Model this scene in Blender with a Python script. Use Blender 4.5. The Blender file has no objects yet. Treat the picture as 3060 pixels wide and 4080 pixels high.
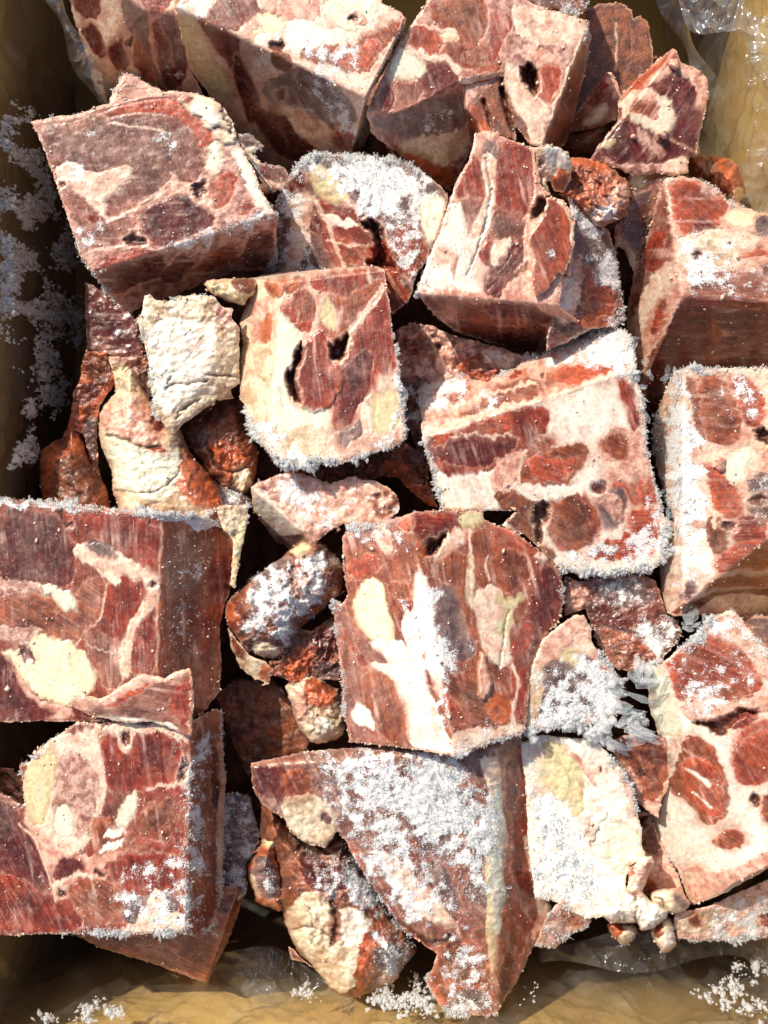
import bpy, math, random
import numpy as np
from mathutils import Vector

# ------------------------------------------------------------------ camera, sky, sun, exposure
SC = bpy.context.scene
S = 0.36 / 3060.0            # metres per unit; one unit is about 0.12 mm
D = 4250.0                   # camera height above the top layer of meat, in units
CU, CV = 1530.0, 2040.0
cam_d = bpy.data.cameras.new('camera'); cam = bpy.data.objects.new('camera', cam_d)
SC.collection.objects.link(cam); SC.camera = cam
cam.location = (0, 0, D * S)
cam_d.sensor_fit = 'HORIZONTAL'; cam_d.sensor_width = 36.0
cam_d.lens = 36.0 * D / 3060.0
cam_d.clip_start = 0.01; cam_d.clip_end = 100
SUN_DIR = Vector((-0.44, 0.50, 0.66)).normalized()
w = bpy.data.worlds.new('World'); SC.world = w; w.use_nodes = True
nt = w.node_tree
sky = nt.nodes.new('ShaderNodeTexSky'); sky.sky_type = 'NISHITA'; sky.sun_disc = False
sky.sun_elevation = math.asin(SUN_DIR.z); sky.sun_rotation = math.atan2(SUN_DIR.x, SUN_DIR.y)
nt.links.new(sky.outputs[0], nt.nodes['Background'].inputs[0])
sky.ozone_density = 0.4; sky.dust_density = 3.0; sky.air_density = 0.8
nt.nodes['Background'].inputs[1].default_value = 0.13
sun_d = bpy.data.lights.new('sun', 'SUN'); sun_d.energy = 4.5; sun_d.angle = math.radians(0.5)
sun_d.color = (1.0, 0.945, 0.82)
sun = bpy.data.objects.new('sun', sun_d); SC.collection.objects.link(sun)
sun.rotation_euler = SUN_DIR.to_track_quat('Z', 'Y').to_euler(); sun.location = SUN_DIR * 3
SC.view_settings.view_transform = 'Standard'; SC.view_settings.look = 'None'
SC.view_settings.exposure = 0.25; SC.view_settings.gamma = 1.0
SC.cycles.max_bounces = 6; SC.cycles.transparent_max_bounces = 12

STEP = 4.4
rng = np.random.default_rng(7)

# ------------------------------------------------------------------ small numeric helpers
_perm = np.random.default_rng(3).permutation(512)
_ang = np.random.default_rng(4).random(512) * 2 * math.pi
_gx, _gy = np.cos(_ang), np.sin(_ang)
def noise(x, y, seed=0):
    xi = np.floor(x).astype(np.int64); yi = np.floor(y).astype(np.int64)
    xf = x - xi; yf = y - yi
    u = xf * xf * xf * (xf * (xf * 6 - 15) + 10); v = yf * yf * yf * (yf * (yf * 6 - 15) + 10)
    def g(ix, iy, fx, fy):
        h = _perm[(_perm[(ix + seed * 31) & 511] + iy * 7 + seed * 13) & 511]
        return _gx[h] * fx + _gy[h] * fy
    a = g(xi, yi, xf, yf); b = g(xi + 1, yi, xf - 1, yf)
    c = g(xi, yi + 1, xf, yf - 1); d = g(xi + 1, yi + 1, xf - 1, yf - 1)
    return (a + (b - a) * u) * (1 - v) + (c + (d - c) * u) * v
def fbm(x, y, scale, octs=4, seed=0):
    r = np.zeros_like(x, dtype=float); amp = 1.0; f = 1.0 / scale
    for i in range(octs):
        r += amp * noise(x * f, y * f, seed + i * 17); amp *= 0.5; f *= 2.03
    return r * 1.4
def ridge(x, y, scale, octs=3, seed=0):
    r = np.zeros_like(x, dtype=float); amp = 1.0; f = 1.0 / scale; t = 0
    for i in range(octs):
        r += amp * (1 - np.abs(noise(x * f, y * f, seed + i * 19)) * 2.4); t += amp; amp *= 0.55; f *= 2.1
    return r / t
def sstep(a, b, x):
    t = np.clip((x - a) / (b - a + 1e-9), 0, 1); return t * t * (3 - 2 * t)
def poly_sdf(P, U, V):
    """positive inside"""
    d2 = np.full(U.shape, 1e18); ins = np.zeros(U.shape, bool)
    n = len(P)
    for i in range(n):
        ax, ay = P[i]; bx, by = P[(i + 1) % n]
        ex, ey = bx - ax, by - ay; L = ex * ex + ey * ey + 1e-9
        wx, wy = U - ax, V - ay
        t = np.clip((wx * ex + wy * ey) / L, 0, 1)
        d2 = np.minimum(d2, (wx - t * ex) ** 2 + (wy - t * ey) ** 2)
        if abs(ey) > 1e-9:
            c = ((ay > V) != (by > V)) & (U < ex * (V - ay) / ey + ax)
            ins ^= c
    return np.where(ins, 1, -1) * np.sqrt(d2)
def line_dist(P, U, V):
    d2 = np.full(U.shape, 1e18)
    for i in range(len(P) - 1):
        ax, ay = P[i]; bx, by = P[i + 1]
        ex, ey = bx - ax, by - ay; L = ex * ex + ey * ey + 1e-9
        wx, wy = U - ax, V - ay
        t = np.clip((wx * ex + wy * ey) / L, 0, 1)
        d2 = np.minimum(d2, (wx - t * ex) ** 2 + (wy - t * ey) ** 2)
    return np.sqrt(d2)
def chaikin(P, k=2, closed=True):
    P = [np.array(p, float) for p in P]
    for _ in range(k):
        Q = []
        n = len(P)
        if not closed: Q.append(P[0])
        for i in range(n if closed else n - 1):
            a, b = P[i], P[(i + 1) % n]
            Q += [a * .75 + b * .25, a * .25 + b * .75]
        if not closed: Q.append(P[-1])
        P = Q
    return P
KT = 1100 / 1659.0
def pts(s):
    """tracing notation: a sheet name, then x,y or x,y,height"""
    out = []; ox = oy = 0; k = KT
    for t in s.split():
        if ',' in t:
            q = [float(a) for a in t.split(',')]
            p = [ox + q[0] * k, oy + q[1] * k]
            if len(q) > 2: p.append(q[2])
            out.append(tuple(p))
        elif t == 'V': ox = oy = 0; k = 3060 / 1659.0
        else:
            ox = {'A': 0, 'B': 1000, 'C': 1960}[t[0]]; oy = {'1': 0, '2': 1000, '3': 2000, '4': 2980}[t[1]]; k = KT
    return out
def world(U, V, Z):
    f = (D - Z) / D
    return (U - CU) * f * S, -(V - CV) * f * S, Z * S
def lin(c):
    c = np.array(c, float) / 255.0
    return np.where(c <= .04045, c / 12.92, ((c + .055) / 1.055) ** 2.4)

# kind: colour, second colour, mix amount, patch size, roughness of relief, fibre strength, part name
KIND = {
 'm': ((160, 60, 34), (122, 40, 27), .55, 70, .25, 1.0, 'muscle'),
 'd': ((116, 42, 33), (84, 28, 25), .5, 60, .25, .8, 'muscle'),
 'b': ((162, 86, 50), (134, 60, 37), .6, 50, .35, .9, 'muscle'),
 'p': ((160, 106, 88), (132, 68, 54), .55, 90, .25, .8, 'muscle'),
 'r': ((184, 84, 52), (154, 60, 37), .5, 60, .3, .8, 'muscle'),
 'f': ((226, 204, 180), (214, 160, 134), .55, 45, .4, .15, 'fat'),
 'w': ((236, 228, 210), (230, 210, 190), .5, 60, .16, .15, 'fat'),
 'e': ((226, 182, 158), (200, 130, 108), .6, 40, .5, .3, 'fat'),
 'o': ((234, 220, 184), (222, 194, 152), .3, 90, .06, .1, 'bone'),
 'c': ((216, 218, 196), (222, 206, 178), .4, 60, .1, .05, 'cartilage'),
 'y': ((208, 196, 150), (212, 184, 140), .5, 60, .12, .1, 'bone'),
 's': ((220, 202, 172), (182, 138, 98), .5, 90, .5, .05, 'skin'),
 'k': ((204, 98, 46), (146, 60, 32), .6, 55, .6, .15, 'skin'),
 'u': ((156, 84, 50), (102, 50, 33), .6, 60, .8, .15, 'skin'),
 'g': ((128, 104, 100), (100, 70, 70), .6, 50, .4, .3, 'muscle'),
 'q': ((208, 164, 146), (164, 104, 88), .7, 35, .7, .1, 'fat'),
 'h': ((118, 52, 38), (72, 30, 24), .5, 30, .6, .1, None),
}
THINGS = {}
def tag(o, label, cat, group=None, kind=None):
    if label: o['label'] = label
    if cat: o['category'] = cat
    if group: o['group'] = group
    if kind: o['kind'] = kind
def empty(name, loc):
    o = bpy.data.objects.new(name, None); o.empty_display_size = .01
    SC.collection.objects.link(o); o.location = loc; return o
def raw_mesh(name, co, faces_flat, loop_start, mat, parent=None, attrs=None, loc=None, normals=None, smooth=True):
    me = bpy.data.meshes.new(name)
    off = np.array(loc if loc is not None else (0, 0, 0), float)
    co = co - off
    me.vertices.add(len(co)); me.vertices.foreach_set('co', co.astype(np.float32).ravel())
    me.loops.add(len(faces_flat)); me.loops.foreach_set('vertex_index', faces_flat.astype(np.int32))
    me.polygons.add(len(loop_start)); me.polygons.foreach_set('loop_start', loop_start.astype(np.int32))
    if smooth: me.polygons.foreach_set('use_smooth', np.ones(len(loop_start), bool))
    me.update(calc_edges=True)
    if attrs:
        for k, a in attrs.items():
            if a.ndim == 2 and a.shape[1] == 3:
                at = me.attributes.new(k, 'FLOAT_VECTOR', 'POINT'); at.data.foreach_set('vector', a.astype(np.float32).ravel())
            else:
                at = me.attributes.new(k, 'FLOAT', 'POINT'); at.data.foreach_set('value', a.astype(np.float32).ravel())
    if mat: me.materials.append(mat)
    o = bpy.data.objects.new(name, me); SC.collection.objects.link(o)
    if parent is not None: o.parent = parent
    return o

# ------------------------------------------------------------------ materials
def NT(m):
    m.use_nodes = True; t = m.node_tree; return t, t.nodes, t.links
def math_n(t, op, a, b=None, c=None, clamp=False):
    n = t.nodes.new('ShaderNodeMath'); n.operation = op; n.use_clamp = clamp
    for i, v in enumerate((a, b, c)):
        if v is None: continue
        if isinstance(v, (int, float)): n.inputs[i].default_value = v
        else: t.links.new(v, n.inputs[i])
    return n.outputs[0]
def mix_n(t, fac, a, b, mode='MIX'):
    n = t.nodes.new('ShaderNodeMix'); n.data_type = 'RGBA'; n.blend_type = mode
    for i, v in ((0, fac), (6, a), (7, b)):
        if isinstance(v, (int, float)): n.inputs[i].default_value = v
        elif isinstance(v, tuple): n.inputs[i].default_value = tuple(v) + (1,) if len(v) == 3 else v
        else: t.links.new(v, n.inputs[i])
    return n.outputs[2]
def noise_n(t, vec, scale, detail=4, rough=.55, dist=0):
    n = t.nodes.new('ShaderNodeTexNoise'); n.inputs['Scale'].default_value = scale
    n.inputs['Detail'].default_value = detail; n.inputs['Roughness'].default_value = rough
    n.inputs['Distortion'].default_value = dist
    if vec is not None: t.links.new(vec, n.inputs['Vector'])
    return n.outputs[0]
def ramp(t, v, a, b, lo=0., hi=1.):
    n = t.nodes.new('ShaderNodeMapRange'); n.interpolation_type = 'SMOOTHSTEP'
    t.links.new(v, n.inputs[0])
    for i, x in ((1, a), (2, b), (3, lo), (4, hi)):
        if isinstance(x, (int, float)): n.inputs[i].default_value = x
        else: t.links.new(x, n.inputs[i])
    return n.outputs[0]
def attr(t, name, out='Fac'):
    n = t.nodes.new('ShaderNodeAttribute'); n.attribute_name = name; return n.outputs[out]

def meat_material():
    m = bpy.data.materials.new('frozen_meat'); t, N, L = NT(m)
    P = N['Principled BSDF']
    geo = N.new('ShaderNodeNewGeometry').outputs['Position']
    col = attr(t, 'mcol', 'Vector'); par = attr(t, 'mpar', 'Vector'); fuv = attr(t, 'fuv', 'Vector'); fr = attr(t, 'frost')
    sp = N.new('ShaderNodeSeparateXYZ'); L.new(par, sp.inputs[0])
    rough_a, fibre, edge = sp.outputs[0], sp.outputs[1], sp.outputs[2]
    # fibre grain across the muscle, saw marks
    n1 = noise_n(t, fuv, 1.0, 5, .65, .3)
    fg = math_n(t, 'SUBTRACT', n1, .5)
    fgm = math_n(t, 'MULTIPLY', math_n(t, 'MULTIPLY', fg, fibre), 2.4)
    n2 = noise_n(t, geo, 900, 4, .6)
    n3 = noise_n(t, geo, 260, 5, .62, .4)
    n4 = noise_n(t, geo, 2600, 2, .5)
    val = math_n(t, 'ADD', 1.0, fgm)
    kr = math_n(t, 'ADD', .25, rough_a)
    val = math_n(t, 'ADD', val, math_n(t, 'MULTIPLY', math_n(t, 'MULTIPLY', math_n(t, 'SUBTRACT', n3, .5), 1.3), kr))
    val = math_n(t, 'ADD', val, math_n(t, 'MULTIPLY', math_n(t, 'MULTIPLY', math_n(t, 'SUBTRACT', n2, .5), 1.1), kr))
    val = math_n(t, 'MAXIMUM', val, .35)
    vm = N.new('ShaderNodeVectorMath'); vm.operation = 'SCALE'; L.new(col, vm.inputs[0]); L.new(val, vm.inputs[3])
    c = vm.outputs[0]
    # pale fat threads and brown specks
    th = noise_n(t, geo, 170, 6, .7, 1.6)
    thl = math_n(t, 'ABSOLUTE', math_n(t, 'SUBTRACT', th, .5))
    thf = math_n(t, 'MULTIPLY', ramp(t, thl, .02, .002), math_n(t, 'MULTIPLY', ramp(t, n3, .45, .62), .30))
    c = mix_n(t, thf, c, (.70, .48, .38))
    spk = math_n(t, 'MULTIPLY', ramp(t, noise_n(t, geo, 520, 4, .65), .57, .68), .95)
    c = mix_n(t, math_n(t, 'MULTIPLY', math_n(t, 'MULTIPLY', spk, ramp(t, n3, .42, .62)), rough_a), c, (.12, .04, .025))
    mp = N.new('ShaderNodeMapping'); mp.inputs['Scale'].default_value = (.35, 2.6, 1.0); L.new(fuv, mp.inputs[0])
    sw = noise_n(t, mp.outputs[0], 1.0, 2, .5)
    c = mix_n(t, math_n(t, 'MULTIPLY', math_n(t, 'MULTIPLY', ramp(t, sw, .56, .72), ramp(t, n3, .40, .60)), math_n(t, 'MULTIPLY', fibre, .34)), c, (.62, .40, .33))
    c = mix_n(t, math_n(t, 'MULTIPLY', ramp(t, sw, .44, .30), math_n(t, 'MULTIPLY', fibre, .30)), c, (.10, .022, .016))
    # rime: grains of frost, denser with the frost attribute
    vor = N.new('ShaderNodeTexVoronoi'); vor.inputs['Scale'].default_value = 1500; L.new(geo, vor.inputs['Vector'])
    big = noise_n(t, geo, 420, 5, .7)
    thr = math_n(t, 'SUBTRACT', .92, math_n(t, 'MULTIPLY', fr, .62))
    src = math_n(t, 'ADD', math_n(t, 'MULTIPLY', big, .6), math_n(t, 'MULTIPLY', n4, .4))
    src = math_n(t, 'ADD', src, math_n(t, 'MULTIPLY', math_n(t, 'SUBTRACT', vor.outputs['Distance'], .4), -.22))
    fm = ramp(t, math_n(t, 'SUBTRACT', src, thr), -.03, .07)
    fm = math_n(t, 'MULTIPLY', fm, .88)
    hz = math_n(t, 'MULTIPLY', ramp(t, math_n(t, 'ADD', fr, math_n(t, 'MULTIPLY', math_n(t, 'SUBTRACT', n3, .5), .8)), .5, 1.4), .30)
    fm = math_n(t, 'MAXIMUM', fm, hz)
    c = mix_n(t, fm, c, mix_n(t, ramp(t, n4, .38, .62), (.66, .66, .65), (.90, .90, .89)))
    L.new(c, P.inputs['Base Color'])
    ro = math_n(t, 'ADD', .22, math_n(t, 'MULTIPLY', rough_a, .30))
    ro = math_n(t, 'ADD', ro, math_n(t, 'MULTIPLY', math_n(t, 'SUBTRACT', n3, .5), .5), clamp=True)
    ro = math_n(t, 'MAXIMUM', ro, .12)
    ro = math_n(t, 'ADD', math_n(t, 'MULTIPLY', ro, math_n(t, 'SUBTRACT', 1.0, fm)), math_n(t, 'MULTIPLY', fm, .55))
    L.new(ro, P.inputs['Roughness'])
    L.new(math_n(t, 'MULTIPLY', math_n(t, 'SUBTRACT', 1.0, fm), .3), P.inputs['Coat Weight'])
    P.inputs['Specular IOR Level'].default_value = .5
    P.inputs['Subsurface Weight'].default_value = .12; P.inputs['Subsurface Scale'].default_value = .0012; P.inputs['Subsurface Radius'].default_value = (1., .4, .25)
    P.inputs['Coat Roughness'].default_value = .18
    # relief
    h = math_n(t, 'MULTIPLY', n2, math_n(t, 'ADD', .25, rough_a))
    h = math_n(t, 'ADD', h, math_n(t, 'MULTIPLY', n3, math_n(t, 'ADD', -.1, math_n(t, 'MULTIPLY', rough_a, 2.0))))
    h = math_n(t, 'ADD', h, math_n(t, 'MULTIPLY', fgm, .45))
    h = math_n(t, 'ADD', h, math_n(t, 'MULTIPLY', fm, math_n(t, 'ADD', .7, math_n(t, 'MULTIPLY', n4, 1.4))))
    h = math_n(t, 'SUBTRACT', h, math_n(t, 'MULTIPLY', vor.outputs['Distance'], math_n(t, 'MULTIPLY', fm, .9)))
    b = N.new('ShaderNodeBump'); b.inputs['Strength'].default_value = .5; b.inputs['Distance'].default_value = .0006
    L.new(h, b.inputs['Height']); L.new(b.outputs[0], P.inputs['Normal'])
    return m
MEAT = meat_material()

def ice_material():
    m = bpy.data.materials.new('ice_crystal'); t, N, L = NT(m)
    P = N['Principled BSDF']; P.inputs['Base Color'].default_value = (.93, .94, .94, 1)
    P.inputs['Roughness'].default_value = .12; P.inputs['IOR'].default_value = 1.31
    P.inputs['Transmission Weight'].default_value = 0.0; P.inputs['Specular IOR Level'].default_value = .8
    tr = N.new('ShaderNodeBsdfTransparent'); tl = N.new('ShaderNodeBsdfTranslucent'); tl.inputs[0].default_value = (.90, .91, .91, 1)
    a = N.new('ShaderNodeMixShader'); a.inputs[0].default_value = .45; L.new(P.outputs[0], a.inputs[1]); L.new(tl.outputs[0], a.inputs[2])
    b = N.new('ShaderNodeMixShader'); b.inputs[0].default_value = .6; L.new(a.outputs[0], b.inputs[1]); L.new(tr.outputs[0], b.inputs[2])
    L.new(b.outputs[0], N['Material Output'].inputs[0]); return m
ICE = ice_material()
def crumb_material():
    m = bpy.data.materials.new('bone_dust'); t, N, L = NT(m); P = N['Principled BSDF']
    geo = N.new('ShaderNodeNewGeometry').outputs['Position']
    n = noise_n(t, geo, 500, 3)
    L.new(mix_n(t, ramp(t, n, .35, .65), (.56, .33, .22), (.78, .62, .48)), P.inputs['Base Color'])
    P.inputs['Roughness'].default_value = .6; return m
CRUMB = crumb_material()

# ------------------------------------------------------------------ crystals and crumbs
OCT_V = np.array([(0, 0, 1), (1, 0, .35), (0, 1, .35), (-1, 0, .35), (0, -1, .35), (0, 0, -.15)], float)
OCT_F = np.array([(0, 1, 2), (0, 2, 3), (0, 3, 4), (0, 4, 1), (5, 2, 1), (5, 3, 2), (5, 4, 3), (5, 1, 4)])
def scatter(name, pos, direc, length, width, flat, mat, parent, loc):
    """pos (n,3) metres, direc unit axes, one small faceted body each"""
    n = len(pos)
    if n == 0: return None
    z = direc / (np.linalg.norm(direc, axis=1, keepdims=True) + 1e-9)
    r = rng.normal(size=(n, 3)); x = np.cross(z, r); x /= np.linalg.norm(x, axis=1, keepdims=True) + 1e-9
    y = np.cross(z, x)
    tip = rng.uniform(.35, 1., n)
    base = OCT_V[None] * np.stack([width, width * flat, length], 1)[:, None, :]
    base = base.copy()
    base[:, 1:5, 2] *= rng.uniform(.3, 2.4, (n, 1))
    base[:, 1:5, :2] *= rng.uniform(.6, 1.4, (n, 4, 1))
    co = pos[:, None, :] + base[..., 0:1] * x[:, None] + base[..., 1:2] * y[:, None] + base[..., 2:3] * z[:, None]
    co = co.reshape(-1, 3)
    f = (OCT_F[None] + (np.arange(n) * 6)[:, None, None]).reshape(-1)
    ls = np.arange(n * 8) * 3
    o = raw_mesh(name, co, f, ls, mat, parent, loc=loc, smooth=False)
    o['kind'] = 'stuff'
    return o

# ------------------------------------------------------------------ one cut piece of meat
def piece(name, label, cat, outline, faces=(), base='f', regions='', z0=0, pillow=None, rough=1.2, wr=0, wrs=90,
          T=420, edge=2.5, soft=0, rim=1.0, group=None, parent=None, seed=1, frost=.18, crumbs=.5, rimcol=None, part_label=None, K=5, fa=0, wa=None):
    O = pts(outline)
    if soft: O = chaikin(O, soft)
    P = np.array([(p[0], p[1]) for p in O])
    x0, y0 = P.min(0) - 14; x1, y1 = P.max(0) + 14
    x0 = max(x0, -90); y0 = max(y0, -90); x1 = min(x1, 3150); y1 = min(y1, 4170)
    us = np.arange(x0, x1, STEP); vs = np.arange(y0, y1, STEP)
    U, V = np.meshgrid(us, vs)
    d = poly_sdf(P, U, V)
    d = d + edge * (fbm(U, V, 26, 3, seed + 5)) * 1.6 + edge * .9 * fbm(U, V, 110, 2, seed + 8)
    gy, gx = np.gradient(d, STEP)
    gl = np.sqrt(gx * gx + gy * gy) + 1e-6; gx /= gl; gy /= gl
    keepc = np.maximum(np.maximum(d[:-1, :-1], d[1:, :-1]), np.maximum(d[:-1, 1:], d[1:, 1:])) > 0
    neg = d < 0
    U = np.where(neg, U + gx * (-d), U); V = np.where(neg, V + gy * (-d), V)
    din = np.maximum(d, 0)
    # height
    W = None; second = None
    if faces:
        zs = []
        for fs in faces:
            fs, _, mk = fs.partition('/')
            a = np.array(pts(fs), float)
            A = np.c_[a[:, :2], np.ones(3)]
            q = np.linalg.solve(A, 1.0 / (D - a[:, 2]))
            wv = q[0] * U + q[1] * V + q[2]
            z = D - 1.0 / np.clip(wv, 1.0 / 9000, 1.0 / 1500)
            if mk.strip():
                ms = poly_sdf([(p[0], p[1]) for p in pts(mk)], U, V)
                z = np.where(ms > 0, z, z + (-ms) * 8)
            zs.append(z)
        Zs = np.sort(np.stack(zs), 0)
        # softened minimum
        k = K
        Z = Zs[0] - 0.0
        if len(zs) > 1:
            dz = Zs[1] - Zs[0]; hh = np.clip(1 - dz / (k * 4), 0, 1); Z = Z - hh * hh * k
            gz = np.hypot(*np.gradient(Zs[1] - Zs[0], STEP)) + .05
            crease = dz / gz
        else: crease = np.full(U.shape, 999.)
    else:
        Z = np.full(U.shape, float(z0)); crease = np.full(U.shape, 999.)
    if pillow:
        hgt, R = pillow; tt = np.clip(din / R, 0, 1)
        Z = Z + hgt * (np.sqrt(np.clip(1 - (1 - tt) ** 2, 0, 1)) - 1)
    # colour and relief
    _c, _s = math.cos(math.radians(fa)), math.sin(math.radians(fa))
    _al = (U * _c + V * _s); _ac = (-U * _s + V * _c)
    _w1 = 14 * fbm(_al * .25, _ac, 26, 3, seed + 41)          # runs along the grain
    _w2 = 9 * fbm(U, V, 110, 3, seed + 40)
    _w3 = 2.2 * fbm(U, V, 14, 2, seed + 43)
    wu = U + _w1 * _c + _w2 + _w3; wv_ = V + _w1 * _s + 9 * fbm(U, V, 110, 3, seed + 50) + _w3
    def kcol(kd, sd, ang=0.):
        c1, c2, am, sz, rg, fi, nm = KIND[kd]
        n = fbm(wu, wv_, sz, 4, sd); t = sstep(-.35, .5, n) * am * 1.4
        cc = lin(c1)[None, None] * (1 - t[..., None]) + lin(c2)[None, None] * t[..., None]
        ca, sa = math.cos(math.radians(ang)), math.sin(math.radians(ang))
        xl, yl = (wu * ca + wv_ * sa) * .4, (-wu * sa + wv_ * ca)
        if nm == 'muscle':      # marbling: thin pale threads lying along the fibres, and darker pools
            th = sstep(.90, 1.0, ridge(xl, yl, 75, 2, sd + 5)) * sstep(-.1, .4, fbm(U, V, 130, 2, sd + 6)) * .55
            cc = cc * (1 - th[..., None]) + lin((214, 160, 136))[None, None] * th[..., None]
            cc = cc * (1 - .35 * sstep(0, .6, fbm(xl, yl, 90, 3, sd + 7)))[..., None]
        elif nm == 'fat':       # reddish stain and vessels running through fat
            th = sstep(.86, 1.0, ridge(wu, wv_, 95, 3, sd + 5)) * sstep(-.2, .4, fbm(U, V, 120, 2, sd + 6)) * .5
            cc = cc * (1 - th[..., None]) + lin((158, 78, 60))[None, None] * th[..., None]
            st_ = sstep(.1, .7, fbm(wu, wv_, 130, 3, sd + 8)) * .45
            cc = cc * (1 - st_[..., None]) + lin((182, 120, 92))[None, None] * st_[..., None]
        return cc * (1 + .22 * fbm(U, V, 16, 3, sd + 3))[..., None]
    C = kcol(base, seed + 60, fa)
    _, _, _, _, rg, fi, _ = KIND[base]
    RG = np.full(U.shape, rg); FI = np.full(U.shape, fi); AN = np.full(U.shape, float(fa))
    FR = np.full(U.shape, frost) + .12 * fbm(U, V, 120, 3, seed + 70)
    RX = np.zeros(U.shape); SX = np.zeros(U.shape); CR = np.full(U.shape, crumbs)
    rough = rough if rough > 4 else rough * .6
    Z = Z + rough * fbm(U, V, 40, 4, seed + 80)
    if wr:
        ww = np.zeros(U.shape)
        ca, sa = (1, 0) if wa is None else (math.cos(math.radians(wa)), math.sin(math.radians(wa)))
        xa, ya = (wu * ca + wv_ * sa), (-wu * sa + wv_ * ca)
        if wa is not None: xa = xa * .35
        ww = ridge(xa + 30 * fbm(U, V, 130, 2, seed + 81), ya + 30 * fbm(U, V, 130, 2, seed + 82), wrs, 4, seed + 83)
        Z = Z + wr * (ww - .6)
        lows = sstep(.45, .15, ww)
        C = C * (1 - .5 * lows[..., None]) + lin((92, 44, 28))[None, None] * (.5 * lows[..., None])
    RID = np.zeros(U.shape, int); names = {0: (base,)}
    rid = 0
    for ln in regions.strip().splitlines():
        tk = ln.split()
        if not tk: continue
        kd = tk[0]; op = {}
        rest = []
        for x in tk[1:]:
            if '=' in x: a, b = x.split('='); op[a] = float(b)
            else: rest.append(x)
        pp = [(p[0], p[1]) for p in pts(' '.join(rest))]
        line = kd in 'nlv' or 'w' in op
        sf = op.get('e', 4.0)
        if line:
            pp = chaikin(pp, 2, False); sd_ = op.get('w', 8) / 2 * (1 + .7 * fbm(U, V, 50, 2, seed + rid)) - line_dist(pp, wu, wv_)
        elif kd in 'FXYZ': sd_ = poly_sdf(pp, U + 38 * fbm(U, V, 90, 3, seed + 33), V + 38 * fbm(U, V, 90, 3, seed + 34)); sf = op.get('e', 45.)
        else: sd_ = poly_sdf(chaikin(pp, 1), wu, wv_) + (6 if kd != 'h' else 3)
        if kd not in 'FXYZh' and not line: sf = sf * (0.7 + 3.6 * sstep(-.1, .6, fbm(U, V, 130, 2, seed + rid + 400)))
        mk = sstep(-sf, sf, sd_)
        st = op.get('s', 1.0)
        if kd == 'F': FR = FR + (op.get('s', .6)) * mk; continue
        if kd == 'X': RX = np.maximum(RX, st * (sd_ > 0)); continue
        if kd == 'Y': SX = np.maximum(SX, st * mk); continue
        if kd == 'Z': Z = Z + st * mk; continue
        if kd == 'S': continue
        rid += 1
        if kd == 'n':     # pale seam of connective tissue
            C = C * (1 - mk[..., None] * .85) + lin((228, 196, 172))[None, None] * mk[..., None] * .85
            Z = Z + 1.5 * mk; continue
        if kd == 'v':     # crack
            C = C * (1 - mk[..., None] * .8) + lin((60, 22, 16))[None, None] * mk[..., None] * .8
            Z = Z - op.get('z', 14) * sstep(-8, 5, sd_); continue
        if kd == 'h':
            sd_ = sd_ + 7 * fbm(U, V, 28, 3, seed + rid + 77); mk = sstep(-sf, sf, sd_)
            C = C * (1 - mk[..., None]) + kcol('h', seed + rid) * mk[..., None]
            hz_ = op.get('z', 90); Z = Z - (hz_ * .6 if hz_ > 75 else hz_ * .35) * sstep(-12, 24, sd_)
            # pale ragged lip
            lip = np.exp(-((sd_ + 9) / 7) ** 2) * .5; C = C * (1 - lip[..., None]) + lin((222, 184, 158))[None, None] * lip[..., None]
            Z = Z + 4 * lip; FR = FR * (1 - mk); continue
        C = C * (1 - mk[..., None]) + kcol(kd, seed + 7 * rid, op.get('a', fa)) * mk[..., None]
        K_ = KIND[kd]
        RG = RG * (1 - mk) + K_[4] * mk; FI = FI * (1 - mk) + K_[5] * mk
        AN = np.where(sd_ > 0, op.get('a', fa), AN)
        Z = Z - 1.3 * np.exp(-(sd_ / 5) ** 2) + op.get('z', 0) * sstep(-6, 10, sd_)
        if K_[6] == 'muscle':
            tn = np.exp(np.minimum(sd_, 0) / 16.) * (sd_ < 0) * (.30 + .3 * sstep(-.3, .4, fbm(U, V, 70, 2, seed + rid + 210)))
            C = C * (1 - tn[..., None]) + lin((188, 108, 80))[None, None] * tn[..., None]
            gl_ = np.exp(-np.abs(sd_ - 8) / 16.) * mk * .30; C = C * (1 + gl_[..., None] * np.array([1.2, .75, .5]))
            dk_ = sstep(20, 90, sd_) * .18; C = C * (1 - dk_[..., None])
        if K_[6] == 'muscle':   # cut muscles end in a thin pale sheath here and there
            sh = np.exp(-((sd_ + 2) / 4.5) ** 2) * sstep(-.1, .3, fbm(U, V, 60, 2, seed + 90 + rid)) * .42
            C = C * (1 - sh[..., None]) + lin((226, 180, 156))[None, None] * sh[..., None]
        if kd in 'oyc':
            rr = np.exp(-((sd_ - 5) / 7) ** 2) * .35; C = C * (1 - rr[..., None]) + lin((176, 140, 96))[None, None] * rr[..., None]
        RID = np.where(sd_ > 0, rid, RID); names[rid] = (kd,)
    sk = fbm(_al * .12, _ac, 30, 4, seed + 120)
    ps = sstep(.15, .75, sk) * (.18 + .4 * sstep(.05, .5, fbm(U, V, 170, 2, seed + 121))) * (RG < .6)
    C = C * (1 - ps[..., None]) + lin((226, 186, 168))[None, None] * ps[..., None]
    rs_ = sstep(.2, .8, -sk) * (.10 + .28 * sstep(.05, .5, fbm(U, V, 150, 2, seed + 122))) * (RG < .6)
    C = C * (1 - rs_[..., None] * .7) + lin((160, 76, 56))[None, None] * rs_[..., None] * .7
    if wr: RG = np.maximum(RG, .55)
    # thin milky veil of freezer bloom over parts of the cut faces
    vl = sstep(-.05, .6, fbm(U * .8 + V * .3, V * .8 - U * .3, 210, 4, seed + 97)) * .15 + .02
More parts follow.
